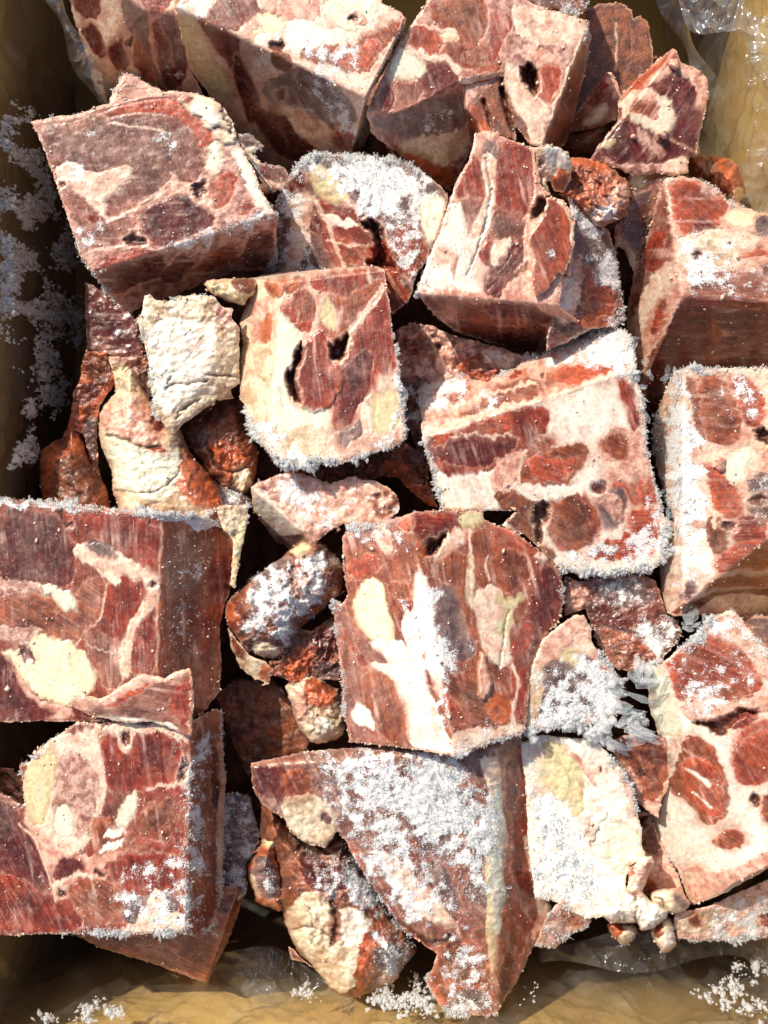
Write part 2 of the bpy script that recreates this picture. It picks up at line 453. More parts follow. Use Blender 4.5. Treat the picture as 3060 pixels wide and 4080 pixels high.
    vl = vl * (.6 + .8 * sstep(-.3, .4, fbm(U, V, 22, 2, seed + 98)))
    C = C * (1 - vl[..., None]) + lin((188, 168, 150))[None, None] * vl[..., None]
    # ragged pale sawn edges
    e1 = np.exp(-(din / 7.0) ** 2) * (0.35 + .65 * sstep(-.3, .4, fbm(U, V, 70, 3, seed + 91))) * rim
    e2 = np.exp(-(crease / 6.0) ** 2) * (0.3 + .7 * sstep(-.2, .4, fbm(U, V, 80, 3, seed + 92))) * rim * .75
    ee = np.clip(np.maximum(e1, e2), 0, 1) * .75
    rc = lin(rimcol or (226, 178, 152))
    C = C * (1 - ee[..., None]) + rc[None, None] * ee[..., None]
    FR = FR + .12 * ee
    Z = Z + (2.2 * ee) * fbm(U, V, 16, 2, seed + 93) - 6 * np.exp(-(din / 6.0) ** 2)
    FR = FR * (.98 + .55 * fbm(U, V, 48, 4, seed + 130) + .25 * fbm(U, V, 150, 2, seed + 131)); FR = np.clip(FR, 0, .95)
    lum = C.mean(-1, keepdims=True); C = C * (.64 + .38 * sstep(.04, .55, lum)); C = np.clip(C, .008, .84)
    # mesh arrays
    ny, nx = U.shape
    idx = np.arange(ny * nx).reshape(ny, nx)
    q = np.stack([idx[1:, :-1][keepc], idx[1:, 1:][keepc], idx[:-1, 1:][keepc], idx[:-1, :-1][keepc]], 1)
    qr = RID[:-1, :-1][keepc]
    X, Y, ZZ = world(U, V, Z)
    co = np.stack([X, Y, ZZ], -1).reshape(-1, 3)
    ca, sa = np.cos(np.radians(AN)), np.sin(np.radians(AN))
    fu = np.stack([(U * ca + V * sa) / 110, (-U * sa + V * ca) / 11., RID * 3.1 + seed], -1).reshape(-1, 3)
    col = C.reshape(-1, 3); par = np.stack([RG, FI, ee], -1).reshape(-1, 3); fr = FR.ravel()
    # normals from the grid
    cx, cy = float(P[:, 0].mean()), float(P[:, 1].mean())
    ccx, ccy = min(max(cx, 0), 3060), min(max(cy, 0), 4080)
    if parent is None:
        bx, by, bz = world(ccx, ccy, (z0 if not faces else pts(faces[0])[0][2]) - T)
        th = empty(name, (bx, by, bz)); tag(th, label, cat, group); loc = (bx, by, bz); THINGS[label] = th
        body_name = {'s': 'skin', 'k': 'skin', 'u': 'skin', 'o': 'bone', 'c': 'cartilage'}.get(base, 'flesh')
    else:
        th = parent; loc = tuple(parent.location); body_name = name
    # merge tiny regions into the body
    ids, cnt = np.unique(qr, return_counts=True)
    for i, c_ in zip(ids, cnt):
        if i and (c_ < 120 or KIND[names[i][0]][6] is None): qr[qr == i] = 0
    # skirt
    e = np.concatenate([q[:, [0, 1]], q[:, [1, 2]], q[:, [2, 3]], q[:, [3, 0]]])
    def boundary(quads):
        e = np.concatenate([quads[:, [0, 1]], quads[:, [1, 2]], quads[:, [2, 3]], quads[:, [3, 0]]]).astype(np.int64)
        M = ny * nx + 10
        kf = e[:, 0] * M + e[:, 1]; kr = e[:, 1] * M + e[:, 0]
        return e[~np.isin(kf, kr)]
    Uf, Vf, Zf = U.ravel(), V.ravel(), Z.ravel()
    obs = []
    for i in np.unique(qr):
        qs = q[qr == i]
        be = boundary(qs)
        used = np.unique(qs)
        remap = np.full(ny * nx, -1); remap[used] = np.arange(len(used))
        vco = co[used]; a_col = col[used]; a_par = par[used]; a_fu = fu[used]; a_fr = fr[used]
        F4 = remap[qs]
        bv = np.unique(be); nb = len(bv); bm = np.full(ny * nx, -1); bm[bv] = np.arange(nb)
        extra_f = []; vc = [vco]; cc = [a_col]; pc = [a_par]; fc = [a_fu]; rc_ = [a_fr]
        nrm_z = 0
        if i == 0:
            rings = [(0, .0), (.25, .02), (.6, .04), (1., .07)]; depth = T
        else:
            rings = [(0, 0), (1., 0.)]; depth = 14
        start = len(used)
        isout = (d.ravel()[bv] <= 0)
        for k_, (dz, sh) in enumerate(rings):
            if i == 0:
                dd = np.where(isout, depth * dz, 16 * dz)
                shh = np.where(isout, sh, 0)
                zz = Zf[bv] - dd
                if k_: zz = np.where(isout, np.minimum(zz, Zf[bv] * .0 + zz), zz)
                uu = ccx + (Uf[bv] - ccx) * (1 - shh); vv = ccy + (Vf[bv] - ccy) * (1 - shh)
            else:
                uu, vv, zz = Uf[bv], Vf[bv], Zf[bv] - depth * dz
            x_, y_, z_ = world(uu, vv, zz)
            vc.append(np.stack([x_, y_, z_], 1))
            stripes = sstep(-.1, .25, noise(Uf[bv] / 90, Vf[bv] / 90 + zz / 300, seed))[:, None]
            sc_ = (lin((120, 48, 38))[None] * stripes + lin((206, 176, 150))[None] * (1 - stripes)) if base not in 'skuoc' else col[bv]
            cc.append(sc_ if (i == 0 and k_) else col[bv]); pc.append(par[bv]); fc.append(fu[bv] + np.array([[0, 0, k_ * .7]])); rc_.append(fr[bv])
        for k_ in range(len(rings) - 1):
            a = start + k_ * nb; b = a + nb
            A0 = bm[be[:, 0]]; A1 = bm[be[:, 1]]
            extra_f.append(np.stack([a + A1, a + A0, b + A0, b + A1], 1))
        allf = np.concatenate([F4] + extra_f)
        vc = np.concatenate(vc); 
        nm = body_name if i == 0 else KIND[names[i][0]][6]
        o = raw_mesh(nm, vc, allf.ravel(), np.arange(len(allf)) * 4, MEAT, th,
                     {'mcol': np.concatenate(cc), 'mpar': np.concatenate(pc), 'fuv': np.concatenate(fc), 'frost': np.concatenate(rc_)}, loc=loc)
        if i == 0 and parent is not None and part_label: o['label'] = part_label
        obs.append(o)
    # crystals: on the surface and along the rims
    sel = np.unique(q); un = len(sel)
    gzy, gzx = np.gradient(Z, STEP); gzx = np.clip(gzx, -3, 3).ravel()[sel]; gzy = np.clip(gzy, -3, 3).ravel()[sel]
    Nn = np.stack([-gzx, gzy, np.ones(un)], 1); Nn /= np.linalg.norm(Nn, axis=1, keepdims=True)
    out = np.stack([-gx.ravel()[sel], gy.ravel()[sel], np.zeros(un)], 1)
    dn = din.ravel()[sel]; cre = crease.ravel()[sel]; RXs = RX.ravel()[sel]; SXs = SX.ravel()[sel]
    clump = sstep(-.35, .5, fbm(Uf[sel], Vf[sel], 55, 3, seed + 95)); patch = sstep(-.35, .35, fbm(Uf[sel], Vf[sel], 170, 3, seed + 99))
    prim = RXs * (.2 + .8 * patch) * (.3 + .7 * clump) * np.exp(-(dn / 19) ** 2) * 1.9 + RXs * .25 * np.exp(-(cre / 9) ** 2)
    psur = SXs * (.05 + .60 * clump ** 1.5) * .55 + np.clip(FR.ravel()[sel] - .3, 0, 1) * .07 * (.3 + clump)
    pr = rng.random(un)
    ia = np.where(pr < prim)[0]; ib = np.repeat(np.where((pr >= prim) & (pr < prim + psur))[0], 2)
    pos, dr, ln_, wd, fl = [], [], [], [], []
    if len(ia):
        rep = np.repeat(ia, 4); n_ = len(rep)
        pos.append(co[sel][rep] + rng.normal(size=(n_, 3)) * 3 * S)
        dr.append(out[rep] * .9 + Nn[rep] * .45 + rng.normal(size=(n_, 3)) * .85)
        L_ = rng.gamma(1.4, 3.6, n_) * (.4 + .8 * patch[rep]) * (.5 + .9 * clump[rep]) * np.sqrt(np.clip(RXs[rep], .3, 3)) + 3
        ln_.append(L_ * S); wd.append((1.2 + L_ * rng.uniform(.08, .42, n_)) * S); fl.append(rng.uniform(.15, .6, n_))
    if len(ib):
        n_ = len(ib)
        pos.append(co[sel][ib] + rng.normal(size=(n_, 3)) * 2 * S); dr.append(Nn[ib] * .8 + rng.normal(size=(n_, 3)) * .7)
        L_ = rng.gamma(1.8, 2.6, n_) * (.6 + .8 * np.clip(SXs[ib], 0, 1.5)) + 2
        ln_.append(L_ * S); wd.append((1.0 + L_ * .2) * S); fl.append(rng.uniform(.3, 1., n_))
    if pos:
        scatter('frost', np.concatenate(pos), np.concatenate(dr), np.concatenate(ln_), np.concatenate(wd), np.concatenate(fl), ICE, th, loc)
    if crumbs > 0:
        cl_ = sstep(.0, .45, fbm(Uf[sel], Vf[sel], 60, 3, seed + 96)); pcr = crumbs * (.0012 + .012 * cl_ ** 2) + crumbs * (.03 + .12 * cl_) * np.exp(-(dn / 9) ** 2) + crumbs * .05 * cl_ * np.exp(-(cre / 8) ** 2)
        ic = np.where(rng.random(un) < pcr)[0]
        if len(ic):
            n_ = len(ic); L_ = (rng.gamma(1.6, 1.5, n_) + 1.4) * S
            scatter('crumbs', co[sel][ic], Nn[ic] + rng.normal(size=(n_, 3)) * .6, L_ * .9, L_, rng.uniform(.5, 1, n_), CRUMB, th, loc)
    return th

G = 'frozen saw-cut meat chunks in the box'
# ---- upper left chunk with the white star of fat
piece('meat_chunk', 'pinkish square chunk with a white star-shaped fat patch and a curled skin knuckle', 'meat chunk',
 'A1 190,735 320,700 450,690 620,630 800,590 940,560 1040,545 1180,560 1270,588 1350,650 1400,740 1430,850 1530,1030 1560,1130 1620,1230 1665,1290 A2 1655,60 1640,115 1400,120 1240,185 1130,235 960,300 900,300 790,372 690,300 620,220 540,110 A1 490,1560 440,1400 330,1080 250,860',
 ['A1 190,735,150 A1 555,1640,110 A1 1620,1290,110', 'A1 555,1640,110 A1 1650,1290,110 A2 790,370,-300'],
 base='q', rough=2.5, group=G, seed=11, frost=.28, crumbs=1.2, regions='''
p a=70 A1 240,760 430,745 700,650 960,580 1070,620 1180,710 1270,800 1265,880 1220,1040 1130,1110 880,1220 640,1320 560,1210 500,1130 360,1120 310,1000 250,850
r a=65 A1 620,670 900,600 1060,590 1180,700 1270,790 1260,860 1210,900 1190,800 1080,700 900,650 650,700
p a=70 A1 385,1140 540,1190 620,1290 650,1330 800,1250 810,1400 700,1480 560,1500 480,1400
m a=75 A1 520,1230 590,1250 620,1320 560,1330
d a=70 A1 850,1270 940,1220 1100,1170 1220,1230 1290,1320 1200,1400 980,1480 900,1440 840,1350
r a=80 A1 1270,1080 1400,1010 1410,1140 1350,1240 1290,1260 1250,1190
r A1 1430,1240 1500,1190 1540,1240 1450,1300
e A1 1080,1100 1160,1110 1280,1200 1300,1300 1220,1240 1120,1170
m A1 570,1600 700,1525 920,1480 940,1510 700,1590 580,1635
f A1 340,1010 420,980 560,1040 700,1020 770,1000 775,1050 700,1130 640,1180 625,1240 632,1330 580,1240 480,1140 350,1120
n w=10 A1 640,1340 860,1240 1050,1050
e A1 900,1230 1050,1050 1045,1100 1130,1110 950,1200
n w=9 A1 520,1520 760,1470 860,1470 940,1500
n w=7 A1 660,740 860,770 1000,800
s z=10 A1 1085,575 1180,560 1270,585 1350,650 1400,740 1430,850 1330,860 1290,790 1230,760 1180,690 1110,640
w z=6 A1 1150,640 1220,620 1320,690 1330,760 1230,740
v w=10 z=10 A1 1330,640 1370,720 1390,800
v w=6 z=8 A1 1290,780 1340,770 1400,800
k A1 1085,580 1150,570 1160,600 1120,610
c A1 1260,860 1320,855 1325,950 1290,1040 1240,1010
w A1 1380,870 1430,860 1530,1040 1560,1140 1640,1280 1560,1240 1500,1130 1440,1000
h z=60 A1 760,1465 810,1390 875,1460 830,1478
h z=60 A1 1150,1155 1200,1100 1245,1085 1225,1180 1190,1200
h z=30 A1 340,1105 400,1100 380,1130
d a=20 A2 575,140 950,20 1000,60 990,150 800,190 700,270 640,230
d a=15 A2 1040,70 1160,30 1130,150 1010,200 960,160
d a=15 A1 1480,1480 1590,1370 1640,1400 1650,1659 A2 1600,80 1440,100
b A1 1150,1620 1400,1440 1440,1560 A2 1380,80 1180,140
F s=.35 A1 480,780 660,740 640,840 540,860
F s=.5 A1 420,1350 620,1350 620,1460 520,1500
F s=.5 A1 340,960 560,940 560,1080 380,1120
F s=.45 A1 980,760 1080,740 1090,900 900,900
F s=.45 e=14 A1 950,1500 1200,1390 1500,1290 1659,1270 1659,1330 1450,1400 1150,1500 960,1540
X s=.6 A1 380,1330 620,1659 A2 860,420 500,180
X s=1 A1 1500,1180 1700,1250 1700,1659 1600,1659
Y s=.8 e=10 A1 980,1490 1250,1370 1500,1290 1659,1260 1659,1350 1300,1440 1000,1540
X s=.25 A1 180,700 650,600 650,680 200,760
''')
piece('meat_chunk', 'small pale frosted corner of meat poking up above the star-fat chunk', 'meat chunk',
 'A1 745,440 800,455 960,540 1060,640 640,720 660,600', ['A1 745,440,-120 A1 960,540,-120 A1 660,700,-130'], base='e', group=G, seed=12, frost=.35,
 regions='''
b A1 760,480 900,540 880,600 700,600
X s=.6 A1 700,420 1000,400 1000,560 700,560
''', T=300)
# ---- top left back chunk, streaky sides
piece('meat_chunk', 'shaded streaky meat chunk cut off by the top left edge of the photo', 'meat chunk',
 'A1 415,-60 1090,-60 1060,60 1090,220 1150,430 1250,620 1150,640 1000,560 840,500 690,560 600,620 560,500 520,330 440,100',
 ['A1 870,60,20 A1 1060,90,20 A1 1000,-300,40', 'A1 870,55,20 A1 1060,90,20 A1 1000,540,-420', 'A1 870,55,20 A1 740,-60,30 A1 620,560,-430'],
 base='f', group=G, seed=13, frost=.22, rim=.7, fa=80, regions='''
d a=80 A1 430,-40 590,-40 600,90 560,120 470,90
d a=80 A1 480,160 560,150 620,230 640,360 560,300
d a=75 A1 655,290 720,220 760,270 790,380 740,430 660,360
g a=80 A1 720,-20 800,0 900,90 880,300 1000,540 940,520 850,350 760,140
d a=80 A1 930,110 1010,120 1090,300 1130,430 1080,540 990,520 940,320
g A1 960,90 1060,80 1090,240 1120,420 1050,400 1000,200
m A1 800,-40 1050,-40 1000,60 900,60
b a=80 A1 820,240 880,330 930,520 860,470 800,360
h z=50 A1 740,255 780,220 795,260
h z=70 A1 1095,210 1140,230 1130,270 1090,250
F s=.35 A1 960,100 1100,200 1120,540 1000,540
''')
# ---- big block at the top centre
piece('meat_chunk', 'big block at the top centre with pale bony top and streaky shaded front', 'meat chunk',
 'A1 1056,40 1110,-60 B1 770,-60 790,20 880,60 932,108 910,200 800,430 690,600 712,800 690,900 540,930 380,900 300,980 240,1025 130,970 A1 1560,900 1430,860 1350,720 1250,560 1150,430 1090,230',
 ['A1 1056,40,140 B1 690,590,110 B1 932,108,110', 'A1 1056,40,140 B1 690,590,110 B1 500,930,-420', 'B1 932,108,110 B1 690,590,110 B1 760,600,-300'],
 base='f', group=G, seed=14, frost=.30, fa=60, crumbs=1.5, regions='''
p A1 1160,100 1300,-50 1659,-50 1659,90 1500,110 1400,180 1250,160 1180,120
e a=0 B1 30,-40 240,-60 420,0 400,130 210,130 60,60
b B1 280,300 450,270 640,260 780,180 900,110 870,200 740,350 690,440 560,440 430,400 290,340
r B1 460,290 640,320 740,230 780,260 700,400 560,400
w A1 1070,50 1150,0 1300,-40 1250,50 1200,110 1120,90
o B1 20,100 120,90 190,110 220,200 80,230 0,200 A1 1560,180 1590,140
w B1 0,230 210,200 250,100 420,170 600,180 620,260 380,260 250,340 160,240 90,260
c B1 450,0 720,-60 770,0 740,150 620,200 500,140 440,60
e B1 570,80 620,65 700,100 690,150 640,135
h z=50 B1 600,95 640,80 655,105 610,120
h z=60 B1 110,265 200,250 220,290 130,310
f B1 280,350 600,450 700,440 680,560 560,500 400,420
u B1 100,310 220,310 250,400 190,420 110,360
y a=70 A1 1075,90 1190,110 1250,300 1400,520 1330,600 1180,420 1110,250
d a=65 A1 1200,110 1430,220 1430,310 1480,480 1420,470 1330,320 1240,230
f a=65 A1 1440,240 1620,290 B1 90,380 60,520 -10,600 A1 1500,480
d a=60 A1 1400,300 1480,420 1560,600 B1 20,740 -20,720 A1 1420,500
g a=60 B1 60,530 250,400 420,450 560,560 640,700 560,790 400,700 250,620 120,640
d a=60 B1 0,680 90,640 250,740 400,880 300,975 200,960 90,820
f a=60 B1 200,680 290,740 430,880 400,900 280,790
m a=60 B1 480,800 600,790 670,860 640,905 520,900
g a=60 B1 260,440 340,450 420,640 520,790 440,740 330,600
h z=40 B1 150,560 200,540 205,600 160,600
F s=.45 A1 1600,120 B1 640,280 660,560 200,320
F s=.35 B1 300,420 680,600 690,900 500,800 300,640
F s=.9 e=8 B1 660,740 715,740 715,900 680,900
Y s=1.2 B1 660,730 716,740 716,890 680,890
X s=.2 B1 700,400 932,108 910,500
''')
# ---- upper right block with hanging flap
piece('meat_chunk', 'upper right block with a hollow cavity, ragged flap and rounded skin underside', 'meat chunk',
 'B1 1045,30 1080,-70 C1 100,-70 240,20 585,130 588,250 560,420 520,600 440,880 330,885 230,870 130,740 B1 1600,850 1480,800 1345,870 1290,960 1250,1050 1200,1150 1030,1030 720,800 695,680 740,560 850,340 960,150',
 ['B1 700,650,40 B1 1045,30,80 C1 585,130,80', 'B1 700,665,40 B1 1240,505,40 B1 1200,1140,-420 / B1 600,700 760,670 860,695 1000,635 1240,500 1285,520 1270,660 1330,750 1400,1200 1100,1300 600,900',
  'C1 585,135,80 C1 300,860,60 C1 440,880,-360'],
 base='q', group=G, seed=15, frost=.2, fa=75, crumbs=1.4, regions='''
b a=70 B1 1070,20 1380,-60 1430,100 1380,260 1250,260 1130,160
r a=70 B1 1000,140 1130,200 1140,300 1060,310 930,240
o B1 1130,190 1210,180 1240,230 1160,240
m a=80 B1 1260,320 1330,290 1380,330 1350,420 1270,370
b B1 1200,260 1380,260 1500,330 1480,420 1350,430 1150,340 1120,300
m a=80 C1 20,60 120,90 100,200 40,300 0,380 0,200
d a=70 B1 1040,380 1100,360 1230,440 1240,500 1100,560 1000,600 980,520
c B1 880,300 920,290 1030,370 1040,420 990,480 840,470 830,430
p B1 850,480 980,490 1040,520 1000,620 880,670 830,620
d B1 800,520 840,510 850,600 830,680 770,640
n w=26 B1 930,300 1060,330 1190,360 1240,430
n w=12 B1 920,150 1120,170 1230,200
f C1 120,20 580,140 560,260 400,240 280,250 160,200 130,120
e C1 180,260 300,300 430,380 450,420 380,380 240,340
r C1 290,400 400,390 420,440 390,540 320,640 290,540 270,480
u a=80 C1 0,440 60,420 90,500 170,740 220,760 230,870 100,740 B1 1590,850 1480,810 1340,870 1310,760 1300,680 1420,540 1500,440 1659,400
k B1 1310,660 1360,640 1420,780 1470,800 1340,870
v w=10 z=30 B1 1500,470 1520,640 1580,800
v w=8 z=26 B1 1400,620 1440,760
v w=9 z=30 C1 60,520 100,680
f C1 60,420 130,370 260,560 330,650 340,740 300,880 230,870 230,740 160,700 110,560
h z=160 C1 175,430 230,380 265,440 280,570 240,555 200,500
g a=80 B1 720,700 860,710 1230,530 1280,660 1290,760 1100,850 900,830 760,760
s a=20 B1 850,860 1050,830 1280,780 1300,900 1200,990 1050,960
k a=20 B1 780,850 900,900 1050,980 1200,1020 1250,1040 1190,1150 1030,1040 900,920
u a=85 C1 585,150 480,400 340,740 320,890 440,880 520,600 570,400 590,200
n w=12 C1 585,135 480,400 350,720
F s=.3 B1 720,700 1270,560 1290,780 760,800
X s=.5 C1 540,200 600,200 600,480 540,480
''')
# ragged flap of the same block
piece('flap', None, None, 'B1 1235,480 1280,465 1490,430 1470,470 1410,540 1380,620 1310,672 1285,640 1282,530',
 ['B1 1240,480,90 B1 1490,430,90 B1 1310,670,-80'], base='k', parent=THINGS['upper right block with a hollow cavity, ragged flap and rounded skin underside'], seed=16, T=60, rough=4, regions='''
f B1 1235,470 1490,425 1480,450 1300,500 1250,500
''')
# ---- dark pieces in the top right corner
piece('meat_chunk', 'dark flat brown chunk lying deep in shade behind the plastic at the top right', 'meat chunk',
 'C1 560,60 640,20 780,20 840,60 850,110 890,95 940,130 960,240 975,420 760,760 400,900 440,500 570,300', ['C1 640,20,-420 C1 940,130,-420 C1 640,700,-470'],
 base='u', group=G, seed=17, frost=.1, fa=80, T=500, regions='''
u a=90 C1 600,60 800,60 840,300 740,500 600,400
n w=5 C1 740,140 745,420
''')
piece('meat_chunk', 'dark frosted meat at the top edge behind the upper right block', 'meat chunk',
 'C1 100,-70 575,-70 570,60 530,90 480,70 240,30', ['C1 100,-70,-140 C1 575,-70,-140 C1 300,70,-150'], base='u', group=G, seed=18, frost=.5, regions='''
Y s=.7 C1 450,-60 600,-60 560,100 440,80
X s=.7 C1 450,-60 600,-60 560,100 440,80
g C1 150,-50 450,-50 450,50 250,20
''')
piece('meat_chunk', 'pinkish red sliver of meat leaning in shade beside the D-bone wedge', 'meat chunk',
 'C1 690,430 720,440 760,520 780,600 740,720 660,760 460,800 480,720', ['C1 690,430,-170 C1 760,560,-190 C1 460,800,-360'], base='p', group=G, seed=19, fa=-45, regions='''
m C1 600,520 690,440 700,540 620,640 560,640
e C1 690,440 760,520 780,590 720,580
c C1 640,640 700,620 650,720 540,760
''', frost=.25)
piece('meat_chunk', 'dark greasy lump of meat in the shade below the pink sliver', 'meat chunk',
 'C1 460,790 560,720 740,640 760,760 700,840 640,920 600,960 420,930', z0=-330, pillow=(120, 90), soft=2, base='u', group=G, seed=20, regions='''
g C1 560,720 700,660 700,760 600,780
s C1 680,830 740,760 730,860 640,900
''', T=300)
# ---- pyramid piece with the D shaped bone
piece('meat_chunk', 'dark wedge-shaped chunk with a D-shaped ring of bone and a crumbly pale rim', 'meat chunk',
 'C1 1085,290 1110,300 1140,380 1230,410 1290,470 1310,560 1280,680 1250,800 1225,930 1180,960 1180,1040 1100,1055 1000,1040 850,1060 760,1010 590,960 640,880 750,740 760,600 880,460',
 ['C1 1100,300,20 C1 800,700,40 C1 1250,800,-10', 'C1 1100,300,20 C1 800,700,40 C1 590,600,-330', 'C1 800,700,40 C1 660,900,0 C1 1180,960,-20'],
 base='d', group=G, seed=21, frost=.1, fa=-55, crumbs=1.5, K=3, regions='''
r a=-45 C1 1090,290 1110,310 980,460 860,550 780,580 880,450
e C1 980,460 1070,370 1040,460 900,540
f C1 760,600 880,530 900,560 800,700 760,640
c C1 900,560 1000,560 1060,620 1090,700 1060,790 980,790 880,750 820,700
b z=-10 C1 890,560 950,530 1000,600 1005,700 960,715 860,670 830,650
e C1 890,550 990,540 990,610 900,610
d a=60 C1 750,740 820,720 900,850 960,960 820,990 640,940
q C1 860,780 930,810 1050,930 990,940 900,840
y C1 680,860 740,830 720,880 660,890
e C1 1140,390 1230,410 1290,470 1310,560 1280,660 1230,640 1240,540 1180,450 1130,440
q C1 620,960 900,1000 1030,980 1180,950 1180,1040 1100,1050 1000,1040 850,1060
f C1 1030,980 1100,960 1180,950 1180,1040 1050,1050
v w=4 z=8 C1 780,710 700,840
F s=.3 C1 1150,420 1300,500 1290,640 1220,620
''')
for nm, x, y, r in (('a', 1095, 385, 40), ('b', 1030, 810, 34), ('c', 850, 820, 22)):
    piece('bone_crumb', None, None, 'C1 %d,%d %d,%d %d,%d %d,%d %d,%d' % (x - r, y, x - r * .3, y - r, x + r * .9, y - r * .7, x + r, y + r * .5, x - r * .2, y + r * .9),
      z0=50, pillow=(40, 22), base='e', soft=1, seed=22 + x, T=20, rough=9, edge=5, parent=THINGS['dark wedge-shaped chunk with a D-shaped ring of bone and a crumbly pale rim'])
piece('skin_lump', 'glossy orange skin-covered lump against the right liner wall', 'skin lump',
 'C1 1180,940 1260,930 1400,940 1470,980 1510,1060 1528,1120 1510,1190 1460,1260 1380,1150 1250,1090 1170,1060', z0=-120, pillow=(150, 90), soft=1,
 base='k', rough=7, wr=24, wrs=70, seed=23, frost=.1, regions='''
s C1 1400,1180 1500,1120 1520,1190 1470,1230 1380,1200
u C1 1240,960 1330,960 1380,1060 1300,1090
''', T=350, rim=.5)
# ---- frosted dome in the upper middle
piece('meat_chunk', 'rounded frost-coated chunk with a yellow bone streak in the upper middle', 'meat chunk',
 'B1 330,960 420,920 600,930 700,930 900,960 1020,1020 1150,1130 1190,1200 1130,1400 1060,1560 1000,1640 B2 950,300 840,390 820,280 700,100 560,150 200,150 B1 150,1659 140,1560 150,1240 200,1110 270,1000',
 ['B1 330,965,-20 B1 720,1330,-20 B1 1150,1150,-130', 'B1 330,965,-20 B1 720,1330,-10 B1 160,1600,-300'],
 base='g', group=G, seed=24, frost=.42, fa=60, rough=5, K=6, regions='''
y a=60 B1 340,990 420,990 560,1120 590,1200 540,1230 440,1190 380,1120
q B1 560,1200 650,1240 660,1300 540,1260
g B1 820,1140 920,1130 980,1180 1040,1360 1060,1500 1000,1659 900,1659 840,1540 780,1360
m a=60 B1 860,1400 960,1350 1020,1420 1060,1520 1020,1659 920,1659 850,1560
c B1 980,1180 1180,1180 1130,1380 1070,1500 1040,1340
d a=-70 B1 250,1060 330,1000 320,1120 260,1190 200,1200
f a=90 B1 240,1200 360,1150 400,1260 320,1480 280,1659 180,1659 200,1360
g a=90 B1 160,1300 240,1220 220,1500 180,1659 150,1600
m B1 380,1180 500,1240 480,1280 430,1290 380,1240
m a=60 B1 440,1340 490,1440 540,1590 500,1600 420,1420
m a=20 B1 500,1280 600,1270 690,1360 750,1390 740,1450 640,1480 540,1450 480,1410
m a=20 B1 510,1490 600,1480 690,1500 690,1560 600,1590 550,1590
d a=-60 B1 360,1300 420,1330 400,1400 350,1380
w B1 440,1290 640,1340 620,1360 480,1340
n w=16 B1 380,1180 450,1320 520,1500 560,1600
n w=12 B1 460,1440 600,1480 700,1470
h z=220 B1 650,1320 780,1340 770,1400 830,1530 800,1570 740,1590 750,1440 740,1380
h z=160 B1 700,1560 860,1560 860,1620 720,1600
m B1 690,1500 740,1490 750,1560 700,1600
m B2 760,-60 820,-40 860,100 900,230 1000,260 950,300 850,390 830,250
F s=.75 B1 300,960 700,930 1000,1020 1160,1180 900,1130 820,1330 660,1290 560,1160 420,1010
F s=.25 B1 820,1150 1040,1160 1040,1659 850,1659
F s=.3 B1 200,1050 340,1000 360,1659 150,1659
X s=.9 B1 250,900 700,860 1000,960 1000,1060 250,1080
X s=.5 B1 100,1000 300,980 300,1659 100,1659
X s=.8 B1 640,1280 780,1340 800,1520 660,1500
Y s=.8 B1 300,940 760,920 820,1100 600,1100 360,980
Y s=.35 B1 760,1000 1100,1050 1100,1300 800,1350
''')
piece('meat_chunk', 'small dark frosted piece wedged between the star-fat chunk and the frosted dome', 'meat chunk',
 'A1 1430,800 1500,810 1590,880 B1 0,920 60,980 200,1000 230,1060 180,1140 140,1150 60,1090 A1 1560,1060 1540,1000 1470,920', ['A1 1430,810,-170 B1 200,1000,-190 A1 1560,1080,-200'],
 base='g', group=G, seed=25, frost=.45, regions='''
d B1 60,990 200,1010 200,1090 60,1060
w A1 1480,880 1590,880 1560,990 1500,960
e B1 50,1070 190,1120 150,1150 60,1100
X s=.9 A1 1420,780 1659,880 1600,1040 1450,980
Y s=.9 A1 1420,790 1600,870 1590,980 1500,960
X s=.4 B1 40,1060 200,1100 150,1160
''', T=300)
